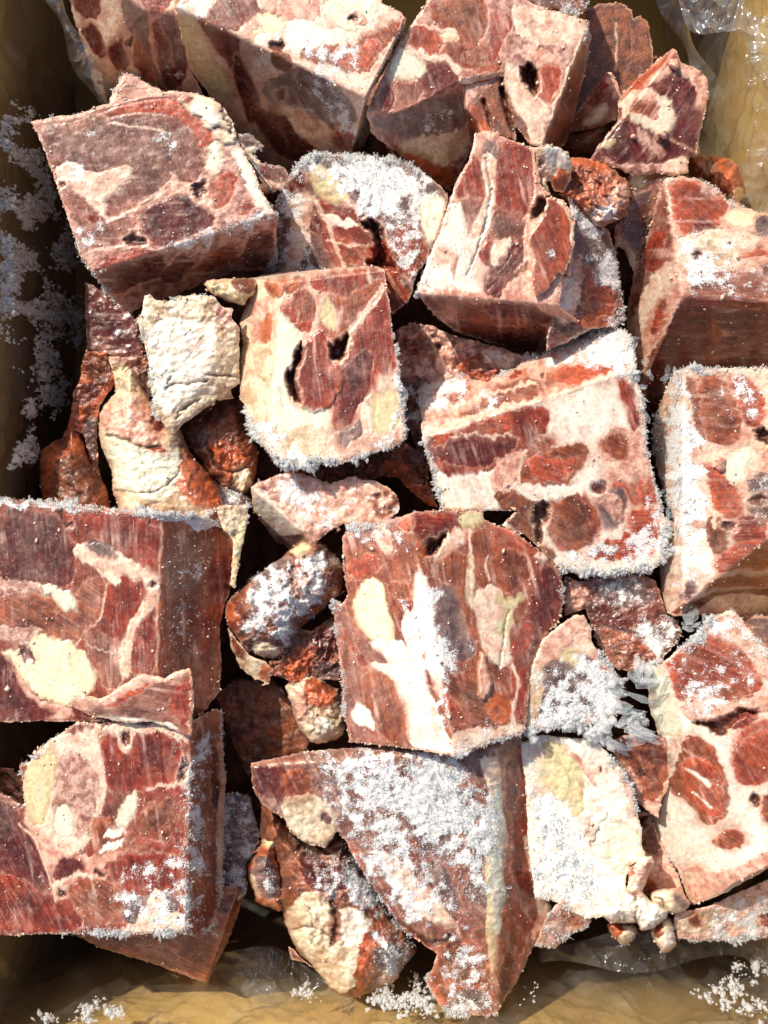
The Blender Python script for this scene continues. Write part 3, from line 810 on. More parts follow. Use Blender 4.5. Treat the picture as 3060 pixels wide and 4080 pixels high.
# ---- block right of the middle, upper, strongly lit fat on the left, underside shade painted as dark muscle
piece('meat_chunk', 'tilted block with a blazing white fat edge and a dark sawn underside with painted shade', 'meat chunk',
 'B1 1345,810 1400,785 1480,798 1500,830 C1 60,820 250,885 290,1100 350,1180 430,1200 500,1320 495,1480 470,1659 C2 430,130 400,330 520,420 470,520 400,580 200,640 B2 1500,570 1220,480 1100,380 995,260 B1 1060,1560 1130,1400 1230,1100 1320,930',
 ['B1 1350,810,130 B2 1000,262,130 C2 250,312,110', 'B2 1000,262,130 C2 330,330,100 B2 1500,570,-330'],
 base='e', group=G, seed=26, frost=.22, fa=80, crumbs=1.2, regions='''
m a=75 B1 1330,920 1380,960 1400,1150 1420,1230 1350,1240 1250,1180 1220,1100 1300,1000
p a=75 B1 1260,1180 1420,1210 1420,1400 1360,1560 1320,1659 1200,1659 1300,1480 1290,1300
m a=80 B1 1490,820 1560,840 1659,880 1659,1300 1560,1280 1450,1180 1470,1000
m a=80 C1 20,830 200,870 250,940 250,1100 200,1330 60,1280 0,1290 0,1000
p a=80 C1 0,1280 200,1330 180,1500 80,1659 0,1600
p a=80 B1 1440,1250 1659,1300 1659,1500 1500,1460 1400,1520
g B1 1400,860 1480,850 1470,960 1440,1000 1400,940
f a=80 B1 1390,940 1480,930 1460,1050 1450,1200 1430,1400 1350,1520 1330,1659 B2 1290,20 1330,-140 1420,-300
w B1 1240,1180 1290,1350 1300,1480 1200,1600 B2 1180,100 1240,220 1000,250 1060,0 B1 1160,1400
e B1 1120,1480 1220,1500 1230,1620 B2 1180,50 1100,90 1080,-40
w B2 1300,-60 1420,-100 1360,40 1500,150 1400,240 1230,230 1240,80
m a=80 B2 1370,0 1440,-60 1580,-40 1560,20 1450,70 1380,60
d a=-50 B2 1640,-60 1659,60 1560,200 1420,270 1390,240 1500,100 1600,0
d a=-50 C2 0,0 100,-60 190,-20 210,40 120,140 60,270 0,270 -40,200
f C2 0,0 40,-60 130,-90 60,20 0,100
v w=5 z=8 B1 1420,960 1440,1160 1400,1420 1300,1659
n w=10 C1 250,900 265,1100 230,1300 200,1420
h z=120 C1 250,1230 300,1180 350,1190 320,1270 240,1330
h z=70 C2 190,100 230,80 230,130 200,140
e C1 200,1400 240,1300 C1 300,1300 260,1659 C2 240,260 160,230 200,100
d a=20 B2 1020,275 1200,290 1400,350 1600,420 C2 60,420 330,440 300,560 200,620 B2 1500,560 1230,480 1110,380
b a=20 B2 1050,290 1380,320 1659,400 1659,460 1400,420 1200,400
d a=15 C2 0,310 240,320 340,390 340,440 100,400 -60,350
X s=.35 B1 950,1500 1080,1500 B2 1080,300 950,300
X s=.5 B2 980,250 1250,450 1200,520 1000,320
F s=.25 B1 1200,1400 1400,1300 B2 1300,200 1050,200
''')
piece('meat_slice', 'orange-red leaf-shaped cut muscle standing proud on the right side of the bright-edged block', 'meat slice',
 'C1 330,1190 380,1185 440,1220 490,1330 495,1450 470,1560 430,1659 C2 400,120 330,240 260,270 245,200 C1 240,1659 250,1560 220,1440 230,1400 310,1290', ['C1 350,1190,165 C1 490,1400,150 C2 260,260,140'],
 base='r', seed=27, frost=.2, fa=70, T=60, rimcol=(232, 190, 150), regions='''
f w=14 C1 370,1190 470,1300 495,1450 460,1600
F s=.4 e=30 C1 300,1480 420,1440 400,1600 300,1600
F s=.3 C1 340,1260 420,1240 400,1330
''')
piece('meat_chunk', 'frosty purple-red side of meat behind the leaf-shaped muscle', 'meat chunk',
 'C1 440,1120 520,1160 560,1300 700,1380 740,1500 760,1659 C2 770,200 800,400 740,450 600,470 460,540 330,600 330,500 380,380 330,320 440,100 C1 490,1500 480,1300', ['C1 480,1150,40 C2 340,500,20 C2 790,400,-160'],
 base='d', group=G, seed=28, frost=.42, rough=7, regions='''
g C1 500,1300 700,1400 740,1640 600,1640 500,1500
f C2 380,140 520,180 500,400 420,430 340,330
q C2 480,0 560,40 540,200 470,160
k C2 540,380 740,400 700,470 540,460
m C2 560,160 700,200 740,380 600,380
F s=.7 C1 500,1240 600,1260 660,1400 540,1450 490,1330
F s=.5 C1 560,1480 760,1480 C2 780,200 640,200
F s=.5 C2 360,250 520,200 500,420 380,430
X s=.8 C2 680,0 820,0 820,460 700,460
Y s=.6 C1 500,1200 640,1300 620,1460 500,1400
Y s=.5 C2 580,0 760,0 790,380 640,200
''')
piece('skin_lump', 'wrinkled bright orange skin fold lit by the sun above the leaf-shaped muscle', 'skin lump',
 'C1 430,960 500,940 620,960 730,1010 770,1060 820,1080 840,1180 800,1300 720,1340 640,1380 560,1290 500,1230 430,1200 400,1160 460,1080', z0=60, pillow=(90, 60), soft=1,
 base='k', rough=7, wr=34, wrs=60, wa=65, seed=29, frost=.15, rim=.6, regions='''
e C1 700,1150 800,1080 830,1180 740,1260
F s=.6 C1 640,1200 820,1180 800,1330 660,1380
F s=.5 C1 520,1250 640,1260 640,1380 560,1340
u C1 420,1170 500,1220 560,1300 480,1260
Y s=.5 C1 640,1220 800,1200 780,1330 660,1360
''', T=220)
piece('fat_flap', 'cream curled flap of fat with a round gristle knob on the bright-edged block', 'fat flap',
 'C1 255,890 330,862 400,885 460,912 470,960 485,1000 470,1080 430,1160 370,1150 350,1080 320,1100 350,1150 320,1190 280,1170 270,1000', ['C1 255,890,170 C1 460,912,190 C1 420,1150,60'],
 base='f', seed=30, rough=7, T=80, rimcol=(236, 206, 170), regions='''
y z=14 C1 275,1100 320,1095 355,1130 345,1180 300,1200 270,1160
k a=80 C1 370,1040 460,1020 460,1100 430,1160 380,1140
h z=50 C1 280,960 310,980 300,1010
F s=.5 C1 330,900 430,920 440,1000 340,980
w C1 300,880 440,910 460,1000 340,980
''')
piece('meat_chunk', 'shaded pale chunk with flaky crumbs in the gap below the D-bone wedge', 'meat chunk',
 'C1 820,1060 860,1035 920,1040 930,1090 1030,1065 1040,1090 980,1250 900,1500 860,1659 C2 800,0 760,-30 C1 740,1500 740,1370 800,1300 840,1200', ['C1 860,1035,-60 C1 1030,1065,-60 C1 800,1560,-260'],
 base='q', group=G, seed=31, frost=.2, crumbs=4, regions='''
y C1 830,1060 920,1040 920,1120 850,1160
g C1 860,1180 980,1130 900,1500 780,1500 780,1300
s C1 750,1400 880,1560 820,1659 750,1520
u C1 850,1300 940,1200 900,1400
''')
# ---- far right block, reddish; underside shade painted in as dark brown muscle
piece('meat_chunk', 'large upper right-edge block with crumbly lit top and dark brown underside with painted shade', 'meat chunk',
 'C1 1030,1080 1080,1062 1160,1062 1240,1078 1340,1125 1420,1205 1600,1272 1760,1290 C2 1760,760 1300,800 1000,980 930,962 860,720 800,520 820,300 870,60 C1 900,1550 980,1250',
 ['C1 1040,1075,110 C2 1140,272,90 C2 1700,300,90', 'C1 1040,1075,110 C2 1140,272,90 C2 830,430,-420', 'C2 1140,272,90 C2 1700,300,90 C2 1000,880,-470'],
 base='e', group=G, seed=32, frost=.25, crumbs=2, fa=0, regions='''
r a=40 C1 1070,1090 1230,1090 1350,1150 1410,1220 1390,1300 1330,1400 1250,1430 1140,1390 1090,1250
d a=40 C1 1200,1310 1340,1350 1350,1420 1240,1430
q C1 1240,1085 1340,1130 1360,1180 1290,1170
o C1 1420,1260 1540,1270 1600,1320 1540,1370 1420,1350
g a=10 C1 1580,1320 1659,1300 1700,1420 1600,1420
f C1 1110,1420 1350,1380 1560,1390 1600,1500 1500,1600 1300,1659 C2 1150,150 1110,0
s C1 1180,1450 1300,1400 1460,1480 1400,1659 1200,1659
r C1 1500,1540 1620,1480 1720,1600 C2 1720,0 1560,30
d C2 1610,100 1640,80 1700,100 1700,170 1630,150
p a=0 C2 1200,150 1400,100 1700,180 1700,290 1400,280 1180,260
h z=50 C1 1225,1530 1250,1500 1265,1540 1240,1590
p a=-65 C1 1030,1090 1060,1350 1080,1600 C2 1000,100 880,360 840,400 870,100 C1 950,1400
m a=-65 C1 970,1400 1040,1400 1000,1659 C2 900,60 880,0
f a=-65 C2 960,150 1080,60 1120,150 1040,260 960,300 880,560 850,600 860,400
m z=3 C2 1000,300 1040,285 1055,330 1020,440 960,520 990,380
d a=5 C2 1160,290 1400,300 1700,320 1760,760 1300,790 1000,960 930,950 940,640 1050,460
m a=5 C2 1160,275 1300,280 1600,310 1600,350 1300,320 1180,320
u C2 1290,390 1330,400 1370,500 1370,650 1290,680 1300,500
n w=8 C2 930,650 1040,470 1150,280
n w=9 C1 1040,1080 1070,1250 1100,1420
F s=.45 C1 1100,1400 1450,1390 1500,1659 C2 1150,200 1110,0
F s=.3 C2 1180,60 1700,60 1700,280 1180,270
X s=.3 C1 1000,1050 1500,1050 1500,1300 1000,1200
''')

# ---- middle left: lumps and the bone chunk
piece('meat_chunk', 'chunk with a dark C-shaped slit round an oval muscle and a creamy skin side', 'meat chunk',
 'A2 1530,175 B2 0,160 150,132 400,112 700,90 760,94 800,112 830,300 850,480 880,640 895,760 920,930 930,1090 920,1140 830,1190 700,1222 540,1275 430,1268 290,1312 190,1290 100,1200 A2 1600,1190 1520,1100 1480,1010 1480,940 1440,880 1440,640 1460,560 1440,420 1470,350 1510,260',
 ['B2 160,370,140 B2 800,115,140 B2 920,1100,130', 'B2 165,330,140 B2 110,1000,135 A2 1440,700,-100', 'B2 350,168,140 B2 800,112,140 B2 600,60,-200'],
 base='f', group=G, seed=41, frost=.12, fa=85, crumbs=.8, regions='''
s a=85 A2 1530,180 B2 50,180 250,210 160,370 150,640 120,750 110,1000 0,1100 A2 1500,980 1440,860 1460,500 1450,400
k a=80 B2 90,180 330,165 330,200 250,230 160,280 100,250
e a=80 B2 0,330 130,260 120,420 60,520 0,560
k a=85 B2 70,400 120,380 110,560 60,540
s a=85 B2 20,560 130,560 110,780 20,760
m a=80 B2 360,160 700,108 790,115 800,200 740,300 640,400 580,500 500,530 440,500 430,430 500,350 490,260 380,240
b a=80 B2 440,250 560,300 700,200 800,170 800,240 680,330 590,470 560,540 480,540 520,380
b B2 260,230 340,240 380,330 380,420 290,470 280,520 240,440 250,330
m a=80 B2 180,340 290,350 270,430 200,400
m a=80 B2 300,430 370,400 350,470 290,500
y a=85 B2 420,330 480,300 510,380 510,460 470,470 430,410
m a=80 z=8 B2 400,465 440,520 470,620 480,720 550,690 555,800 500,900 430,950 340,970 310,930 285,840 275,740 290,640 330,560
c B2 165,380 260,420 310,570 270,640 220,720 215,900 320,970 490,940 490,1100 400,1220 250,1240 150,1080 110,980 130,760 160,620
s B2 200,1060 300,1050 460,1080 440,1220 300,1270 210,1180
m a=85 B2 760,280 815,270 850,480 870,760 760,740 740,850 660,900 600,1040 520,1080 490,1040 520,880 560,800 570,640 640,480
d a=85 B2 580,640 740,600 730,760 620,1000 540,1050 530,900
n w=26 B2 800,220 700,350 600,480 560,600
g B2 520,1090 600,1050 660,1000 670,1060 600,1200 530,1160
f B2 670,960 720,860 740,850 740,1060 700,1140 660,1080
y B2 740,850 840,830 880,900 870,1060 820,1110 760,1090 735,1000
e B2 600,1140 760,1110 920,1090 910,1140 700,1210 540,1260
h z=150 B2 300,570 312,590 280,700 262,780 285,860 310,920 250,890 225,820 215,740 270,660
h z=150 B2 460,550 520,550 590,510 575,570 545,660 480,640 475,590
n w=14 B2 700,110 715,180
g z=-3 B2 530,1110 600,1100 590,1150 540,1160
F s=.7 A2 1470,900 B2 -60,1000 130,1010 300,1260 250,1310 100,1230
F s=.55 B2 860,560 930,700 940,1150 740,1230 300,1320 200,1200 500,1200 840,1100
Y s=1 A2 1470,930 B2 0,960 100,1060 240,1220 430,1240 430,1300 190,1310 0,1150
X s=1.8 A2 1450,900 B2 0,1000 100,1000 500,1200 500,1350 0,1350
X s=1.1 B2 500,1150 960,1050 960,1250 500,1320
X s=1.2 B2 840,400 960,400 960,1150 860,1150
X s=.4 B2 300,80 800,80 800,130 300,180
''')
piece('fat_lump', 'small yellowish lump of fat tucked between the cream skin sheet and the C-slit chunk', 'fat lump',
 'A2 1220,185 1300,165 1450,165 1540,160 1540,260 1480,290 1470,330 1410,320 1310,275 1260,245', z0=30, pillow=(60, 60), base='y', soft=1, rough=7, wr=14, wrs=60, seed=42, T=200, regions='''
u A2 1400,170 1530,165 1500,250 1420,240
''')
piece('skin_sheet', 'cream white sheet of skin with cracked surface and pointed lower tip', 'skin sheet',
 'A2 870,270 900,262 940,300 1000,305 1100,270 1200,260 1290,275 1330,330 1400,350 1390,410 1440,450 1440,700 1440,800 1380,830 1410,890 1300,900 1100,1040 1050,1100 1000,1060 930,980 905,800 890,650 870,560 815,400 850,380',
 ['A2 870,270,20 A2 1330,330,20 A2 930,980,0', 'A2 1330,600,10 A2 1000,1020,10 A2 1400,900,-90'],
 base='s', rough=6, wr=16, wrs=120, seed=43, frost=.3, T=160, rim=.5, rimcol=(230, 214, 190), regions='''
w A2 900,420 1260,420 1300,600 1250,780 1100,950 960,990 920,700
s A2 870,270 1000,310 1280,280 1330,350 1250,400 900,390
q A2 1290,300 1400,350 1380,450 1300,420
s A2 1100,900 1280,850 1380,870 1100,1030 1050,1080 1020,1020
v w=7 z=16 A2 1000,830 1060,790 1130,800 1240,780
v w=5 z=10 A2 1010,800 1040,760
v w=6 z=14 A2 1240,740 1340,740 1430,750
v w=6 z=12 A2 1060,1000 1100,930 1200,890
F s=.25 A2 860,380 1300,380 1300,900 960,900
X s=.45 A2 800,380 880,380 960,1000 900,1000
X s=.3 A2 900,240 1300,240 1300,290 900,320
''')
piece('skin_lump', 'dumpling-like cream lump with an orange flank, tapering upward under the skin sheet', 'skin lump',
 'A2 780,700 810,710 830,790 900,890 960,1000 1090,1080 1130,1200 1200,1270 1290,1390 1340,1490 1360,1560 1250,1640 700,1640 720,1540 670,1440 680,1340 640,1250 600,1150 590,1000 620,930 700,850 730,760',
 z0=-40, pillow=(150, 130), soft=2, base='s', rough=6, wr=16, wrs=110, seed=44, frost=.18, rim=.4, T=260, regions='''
e A2 620,940 760,860 900,900 960,1000 980,1120 850,1160 700,1110 610,1060
c A2 660,1130 850,1180 1050,1180 1100,1260 1080,1400 1000,1500 860,1500 700,1420 660,1250
k a=55 A2 1100,1180 1200,1260 1340,1490 1330,1540 1130,1530 1080,1420 1090,1290
m A2 900,1170 970,1180 980,1210 920,1200
d A2 900,990 960,1010 960,1080 910,1050
v w=7 z=18 A2 640,1110 760,1130 830,1170 960,1180
v w=5 z=12 A2 700,1440 850,1460 1000,1430 1080,1300
F s=.2 A2 620,950 900,950 900,1120 640,1100
''')
piece('skin_lump', 'dark orange wrinkled lump at the far left in the shade beside the liner', 'skin lump',
 'A2 400,1060 440,1040 480,1100 520,1180 560,1300 640,1400 680,1640 280,1640 250,1500 238,1350 240,1200 330,1140 370,1130', z0=-190, pillow=(170, 120), soft=2,
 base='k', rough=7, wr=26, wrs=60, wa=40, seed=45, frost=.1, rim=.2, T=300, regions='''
u A2 300,1300 500,1200 620,1400 500,1600 320,1500
''')
piece('meat_chunk', 'ragged reddish strip of meat running down in the shade above the dark orange lump', 'meat chunk',
 'A2 520,600 650,610 660,700 700,790 640,870 600,930 580,1080 590,1300 640,1500 700,1640 640,1640 560,1300 500,1100 400,1060 430,960 440,850 480,780 490,680', ['A2 520,600,-260 A2 650,620,-260 A2 500,1100,-300'],
 base='k', rough=12, wr=26, wrs=70, group=G, seed=46, rim=.4, frost=.15, regions='''
u A2 560,640 650,640 660,780 560,820
d A2 480,800 600,820 560,900 450,920
g A2 500,1040 580,1000 580,1300 520,1180
''')
piece('meat_chunk', 'knobbly pinkish gristle piece behind the tapering top of the cream lump', 'meat chunk',
 'A2 650,630 880,640 900,900 960,1000 800,960 700,860 690,780', ['A2 650,630,-200 A2 880,640,-200 A2 800,960,-230'], base='q', rough=12, wr=20, wrs=60, group=G, seed=47, regions='''
y A2 680,700 760,680 740,770 690,780
u A2 830,650 890,660 890,860 840,760
''')
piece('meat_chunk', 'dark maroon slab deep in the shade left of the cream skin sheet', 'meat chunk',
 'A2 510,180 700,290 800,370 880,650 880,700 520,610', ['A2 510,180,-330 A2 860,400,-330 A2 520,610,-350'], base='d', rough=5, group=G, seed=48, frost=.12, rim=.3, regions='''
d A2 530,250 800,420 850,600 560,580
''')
piece('skin_lump', 'reddish brown folded lump hanging under the right side of the cream skin sheet', 'skin lump',
 'A2 1120,1060 1230,1000 1300,900 1400,870 1430,920 1440,1000 1480,1080 1550,1180 1550,1300 1510,1460 1440,1480 1350,1420 1300,1400 1180,1260 1140,1180', z0=-160, pillow=(120, 90), soft=2,
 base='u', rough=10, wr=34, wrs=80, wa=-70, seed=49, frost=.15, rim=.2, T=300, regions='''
k A2 1240,1150 1400,1150 1500,1300 1500,1420 1380,1380 1300,1280
s A2 1400,1330 1500,1290 1500,1430 1420,1440
g A2 1150,1050 1250,1050 1230,1200 1160,1180
v w=8 z=20 A2 1250,1200 1290,1300 1400,1340 1480,1300
''')
piece('meat_chunk', 'grey frosty lump with rime at the foot of the brown folded lump', 'meat chunk',
 'A2 1260,1380 1420,1440 1510,1480 1510,1540 1350,1600 1250,1560', z0=-200, pillow=(50, 50), base='g', soft=1, group=G, seed=50, frost=.7, T=200, regions='''
Y s=.6 A2 1250,1380 1500,1460 1500,1540 1300,1560
''')
# ---- centre, folded skin and crumbs behind the stripe block
piece('meat_chunk', 'knobbly frosted pink mass with curled folds in the centre gap', 'meat chunk',
 'B2 870,480 960,430 1060,440 1200,500 1500,580 1659,640 1640,700 1500,800 1330,800 1100,830 1030,900 1040,1100 1080,1250 1000,1200 930,1000 880,700', ['B2 880,500,-210 B2 1640,640,-210 B2 1000,1200,-290'],
 base='q', rough=14, wr=36, wrs=110, group=G, seed=51, frost=.32, rim=.6, regions='''
b B2 880,540 1080,520 1060,600 960,640 890,600
e B2 1140,540 1200,560 1180,700 1130,740 1120,620
r z=26 B2 1240,690 1340,640 1450,640 1470,700 1500,760 1400,790 1300,760
k w=18 B2 1230,700 1330,650 1400,620 1460,680
f B2 1350,600 1640,650 1550,720 1470,680
u B2 900,760 1030,760 1040,1000 1080,1200 960,1100
h z=40 B2 1090,560 1130,560 1120,600
F s=.5 B2 900,780 1040,820 1040,1200 960,1000
F s=.3 B2 1250,560 1640,660 1500,740 1400,640
''')
piece('meat_chunk', 'crumbly rust-brown gristle strip sloping down in the centre gap below the C-slit chunk', 'meat chunk',
 'B2 200,1310 430,1280 700,1230 920,1150 1010,1200 1080,1250 1060,1380 1120,1540 1060,1530 960,1440 880,1360 800,1360 560,1400 380,1390 200,1340', ['B2 200,1310,-200 B2 1010,1200,-200 B2 1100,1540,-220'],
 base='u', rough=14, wr=34, wrs=60, group=G, seed=52, frost=.15, rim=.3, regions='''
k B2 800,1260 920,1280 1000,1400 1120,1540 1060,1530 900,1380 820,1330
d B2 900,1160 1060,1200 1060,1400 980,1380
''')
# ---- stripe block right of centre
piece('meat_chunk', 'frost-rimmed block with a deep red muscle over white fat and four oval muscles', 'meat chunk',
 'B2 1020,850 1030,790 1090,760 1180,738 1240,750 1290,718 1320,770 1420,785 C2 60,735 150,700 200,640 330,620 350,585 480,520 600,480 720,450 800,485 850,600 860,740 900,860 922,1000 925,1150 970,1350 1000,1480 1035,1600 C3 1060,100 1045,330 960,400 700,440 430,415 300,300 200,200 60,140 B2 1600,1560 1150,1560 1110,1400 1070,1250 1030,1120',
 ['B2 1050,1120,150 C3 1000,360,10 C2 820,712,150', 'B2 1040,1120,150 C2 820,712,150 C2 500,490,-260'],
 base='w', group=G, seed=53, frost=.2, crumbs=1.2, fa=70, regions='''
m a=80 B2 1060,1170 1200,1140 1240,1090 1400,1010 1560,980 1659,950 C2 60,930 300,930 335,960 330,1060 250,1160 150,1220 0,1290 B2 1500,1290 1350,1330 1200,1370 1130,1300 1080,1240
d a=80 B2 1080,1190 1250,1120 1500,1130 C2 0,1130 C2 150,1090 120,1200 0,1260 B2 1400,1290 1150,1270
r a=20 B2 1040,1120 1170,1080 1230,1090 1180,1140 1080,1180
r a=10 B2 1400,1000 1520,980 1560,1080 1420,1110 1350,1050
n w=10 B2 1200,1110 1380,1100 1440,1120 1560,1090
w B2 1110,1330 1200,1370 1400,1330 1560,1280 1560,1450 1440,1520 1300,1560 1160,1560
e a=80 C2 0,1290 200,1180 180,1260 120,1420 0,1460
b a=20 C2 270,1130 340,1100 390,1150 350,1180 290,1210 220,1270 190,1200
b a=20 C2 380,1190 460,1160 560,1170 585,1220 530,1310 450,1380 380,1400 250,1400 140,1390 200,1250 320,1210
r a=20 C2 230,1250 380,1260 500,1240 470,1330 360,1380 230,1350
e a=20 C2 660,1100 720,1065 800,1080 880,1090 930,1150 960,1380 860,1400 700,1380 690,1260 650,1180
b a=20 C2 670,1120 760,1090 810,1120 800,1250 740,1260 680,1200
m a=70 C2 760,790 810,780 870,900 890,1000 870,1070 830,1060 830,960 780,880
r C2 690,1400 860,1400 970,1380 990,1500 900,1520 760,1490 680,1450
m a=30 C3 320,30 380,-80 480,-110 C2 560,1460 600,1540 C3 640,60 640,200 520,290 430,300 370,220 320,120
b a=30 C2 350,1580 420,1480 520,1440 600,1510 640,1659 C3 640,120 560,280 440,280 330,120
g C3 640,0 760,-100 820,0 760,160 660,160
r a=0 C3 820,60 980,20 1000,200 940,320 640,340 560,320 700,240 820,220
r C3 860,-120 1000,-160 1020,0 900,30
u C2 60,1480 150,1460 250,1520 330,1500 310,1600 220,1659 60,1600
u C3 0,-60 150,-60 250,20 310,110 300,250 380,300 360,370 250,250 100,120
q C2 590,1480 700,1440 820,1560 760,1640 700,1540
h z=110 C2 300,1520 350,1520 330,1600 300,1659 260,1640 240,1580
h z=50 C2 590,1400 650,1380 700,1400 690,1440 620,1440
h z=80 C3 280,120 320,160 300,260 270,200
n w=12 C2 200,1210 140,1420 330,1490
w C2 250,1440 450,1410 600,1400 560,1440 400,1480 280,1500
e B2 1020,850 1290,730 C2 200,640 720,460 860,720 260,900 B2 1659,930 1040,1110
p a=10 B2 1240,1010 1659,900 C2 260,860 440,760 400,720 280,760 0,810 B2 1500,860 1280,960
r a=10 C2 370,720 560,690 800,680 820,700 640,750 460,800 380,760
m a=10 C2 120,740 170,715 160,760 110,770
b a=10 B2 1140,880 1280,830 1330,800 1300,860 1180,920
n w=22 B2 1040,1130 1300,1000 1659,900 C2 300,910 820,715
n w=12 B2 1200,930 1560,830 C2 250,790
h z=30 C2 270,730 310,720 300,760
F s=.85 B2 1020,790 1290,730 1290,850 1040,900
F s=.9 C2 300,590 720,430 880,640 820,700 360,700
F s=.4 B2 1040,920 1500,820 1500,980 1040,1120
F s=.5 C3 480,260 1050,200 1030,380 430,420
F s=.4 C2 860,1100 1000,1300 1060,1659 C3 900,330 800,200 C2 900,1450
Y s=1.8 C2 330,560 450,500 780,430 870,640 820,720 600,680
X s=2.4 C2 330,500 900,400 960,760 820,760 780,560 400,640
Y s=.7 C3 520,300 1050,240 1040,340 560,380
Y s=.45 B2 1020,780 1300,720 1300,860 1040,880
X s=1.4 C2 640,440 900,440 960,800 820,700
X s=1.3 C2 860,700 1000,800 1080,1659 930,1659
X s=2.2 C3 400,350 1100,300 1100,460 400,500
X s=2.2 C2 960,1400 1100,1500 C3 1100,400 980,300
X s=.8 B2 980,760 1060,760 1160,1560 1080,1560
X s=.5 B2 1000,720 C2 400,560 400,640 B2 1300,830 1000,840
''')
# ---- right edge block with frosty left side
piece('meat_chunk', 'block at the right edge with a thickly frosted left side and sun-lit pink top', 'meat chunk',
 'C2 1060,800 1100,735 1200,700 1300,710 1500,705 1760,700 C3 1760,700 1500,690 1300,680 1085,685 1035,640 1015,560 1010,400 1060,100 C2 1100,1640 1060,1500 1000,1350 975,1150 1000,950',
 ['C2 1140,740,120 C3 1210,560,120 C3 1700,430,120', 'C2 1150,745,120 C3 1150,640,120 C2 975,1150,-220', 'C3 1080,680,120 C3 1380,440,120 C3 1500,690,-180'],
 base='f', group=G, seed=54, frost=.26, crumbs=2.2, fa=0, regions='''
b a=15 C2 1240,770 1380,760 1440,880 1490,960 1500,1080 1460,1170 1340,1160 1260,1100 1230,950
r a=10 C2 1400,780 1560,760 1640,900 1620,1060 1520,1040 1480,900
p a=80 C2 1150,760 1230,780 1240,1000 1280,1150 1250,1250 1200,1050
r C2 1280,1300 1400,1310 1500,1500 1540,1659 1350,1560 1300,1400
g C2 1560,1340 1700,1300 1700,1600 1600,1659 1540,1500
o C2 1640,800 1760,800 1760,960 1660,920
c C2 1400,1250 1500,1180 1560,1180 1520,1300 1480,1420 1420,1380
e C2 1580,1230 1700,1160 1700,1340 1600,1310
m C3 1480,100 1580,80 1660,150 1640,260 1520,300 1460,240 1440,160
r a=5 C3 1400,260 1700,220 1700,400 1420,400 1340,420
u C3 1300,80 1380,90 1420,240 1340,330 1280,200
w C3 1180,180 1300,240 1340,400 1240,480 1150,560 1120,500
g C3 1150,500 1230,460 1200,560 1120,600
h z=80 C2 1560,1090 1620,1060 1680,1090 1680,1160 1620,1150
h z=50 C3 1380,120 1470,130 1450,170 1390,160
h z=60 C3 1540,-20 1640,-50 1659,0 1600,20
n w=16 C2 1150,750 1200,1000 1270,1300 1340,1659
n w=14 C3 1200,560 1380,440 1700,430
b a=0 C3 1380,450 1720,440 1720,500 1380,500 1260,560
u a=0 C3 1090,670 1250,560 1720,510 1720,560 1300,640
f C3 1200,640 1500,540 1720,600 1720,670 1300,670
d C3 1080,670 1240,580 1300,600 1150,680
F s=.8 C2 1060,780 1160,760 1230,1200 1300,1600 1140,1600 1000,1200
F s=.6 C3 1080,-100 1300,-60 1300,500 1120,560
F s=.4 C2 1300,760 1700,740 1700,1000 1300,1000
Y s=.9 C2 1060,760 1150,780 1200,1200 1250,1659 1120,1659 1000,1200
Y s=.6 C3 1120,-60 1260,-60 1260,360 1140,300
X s=1.1 C2 980,680 1760,640 1760,780 1100,860
X s=.7 C2 960,900 1120,900 1100,1659 980,1300
F s=.3 C2 1550,1300 1700,1300 1700,1659 1500,1659
''')
piece('bone_crumb', 'pale peach clump of bone dust sitting on the frosted right edge block', 'bone crumb',
 'C2 1310,1245 1340,1225 1400,1240 1415,1290 1400,1320 1370,1340 1330,1310', z0=145, pillow=(30, 24), base='e', soft=1, rough=8, edge=5, seed=55, T=30)
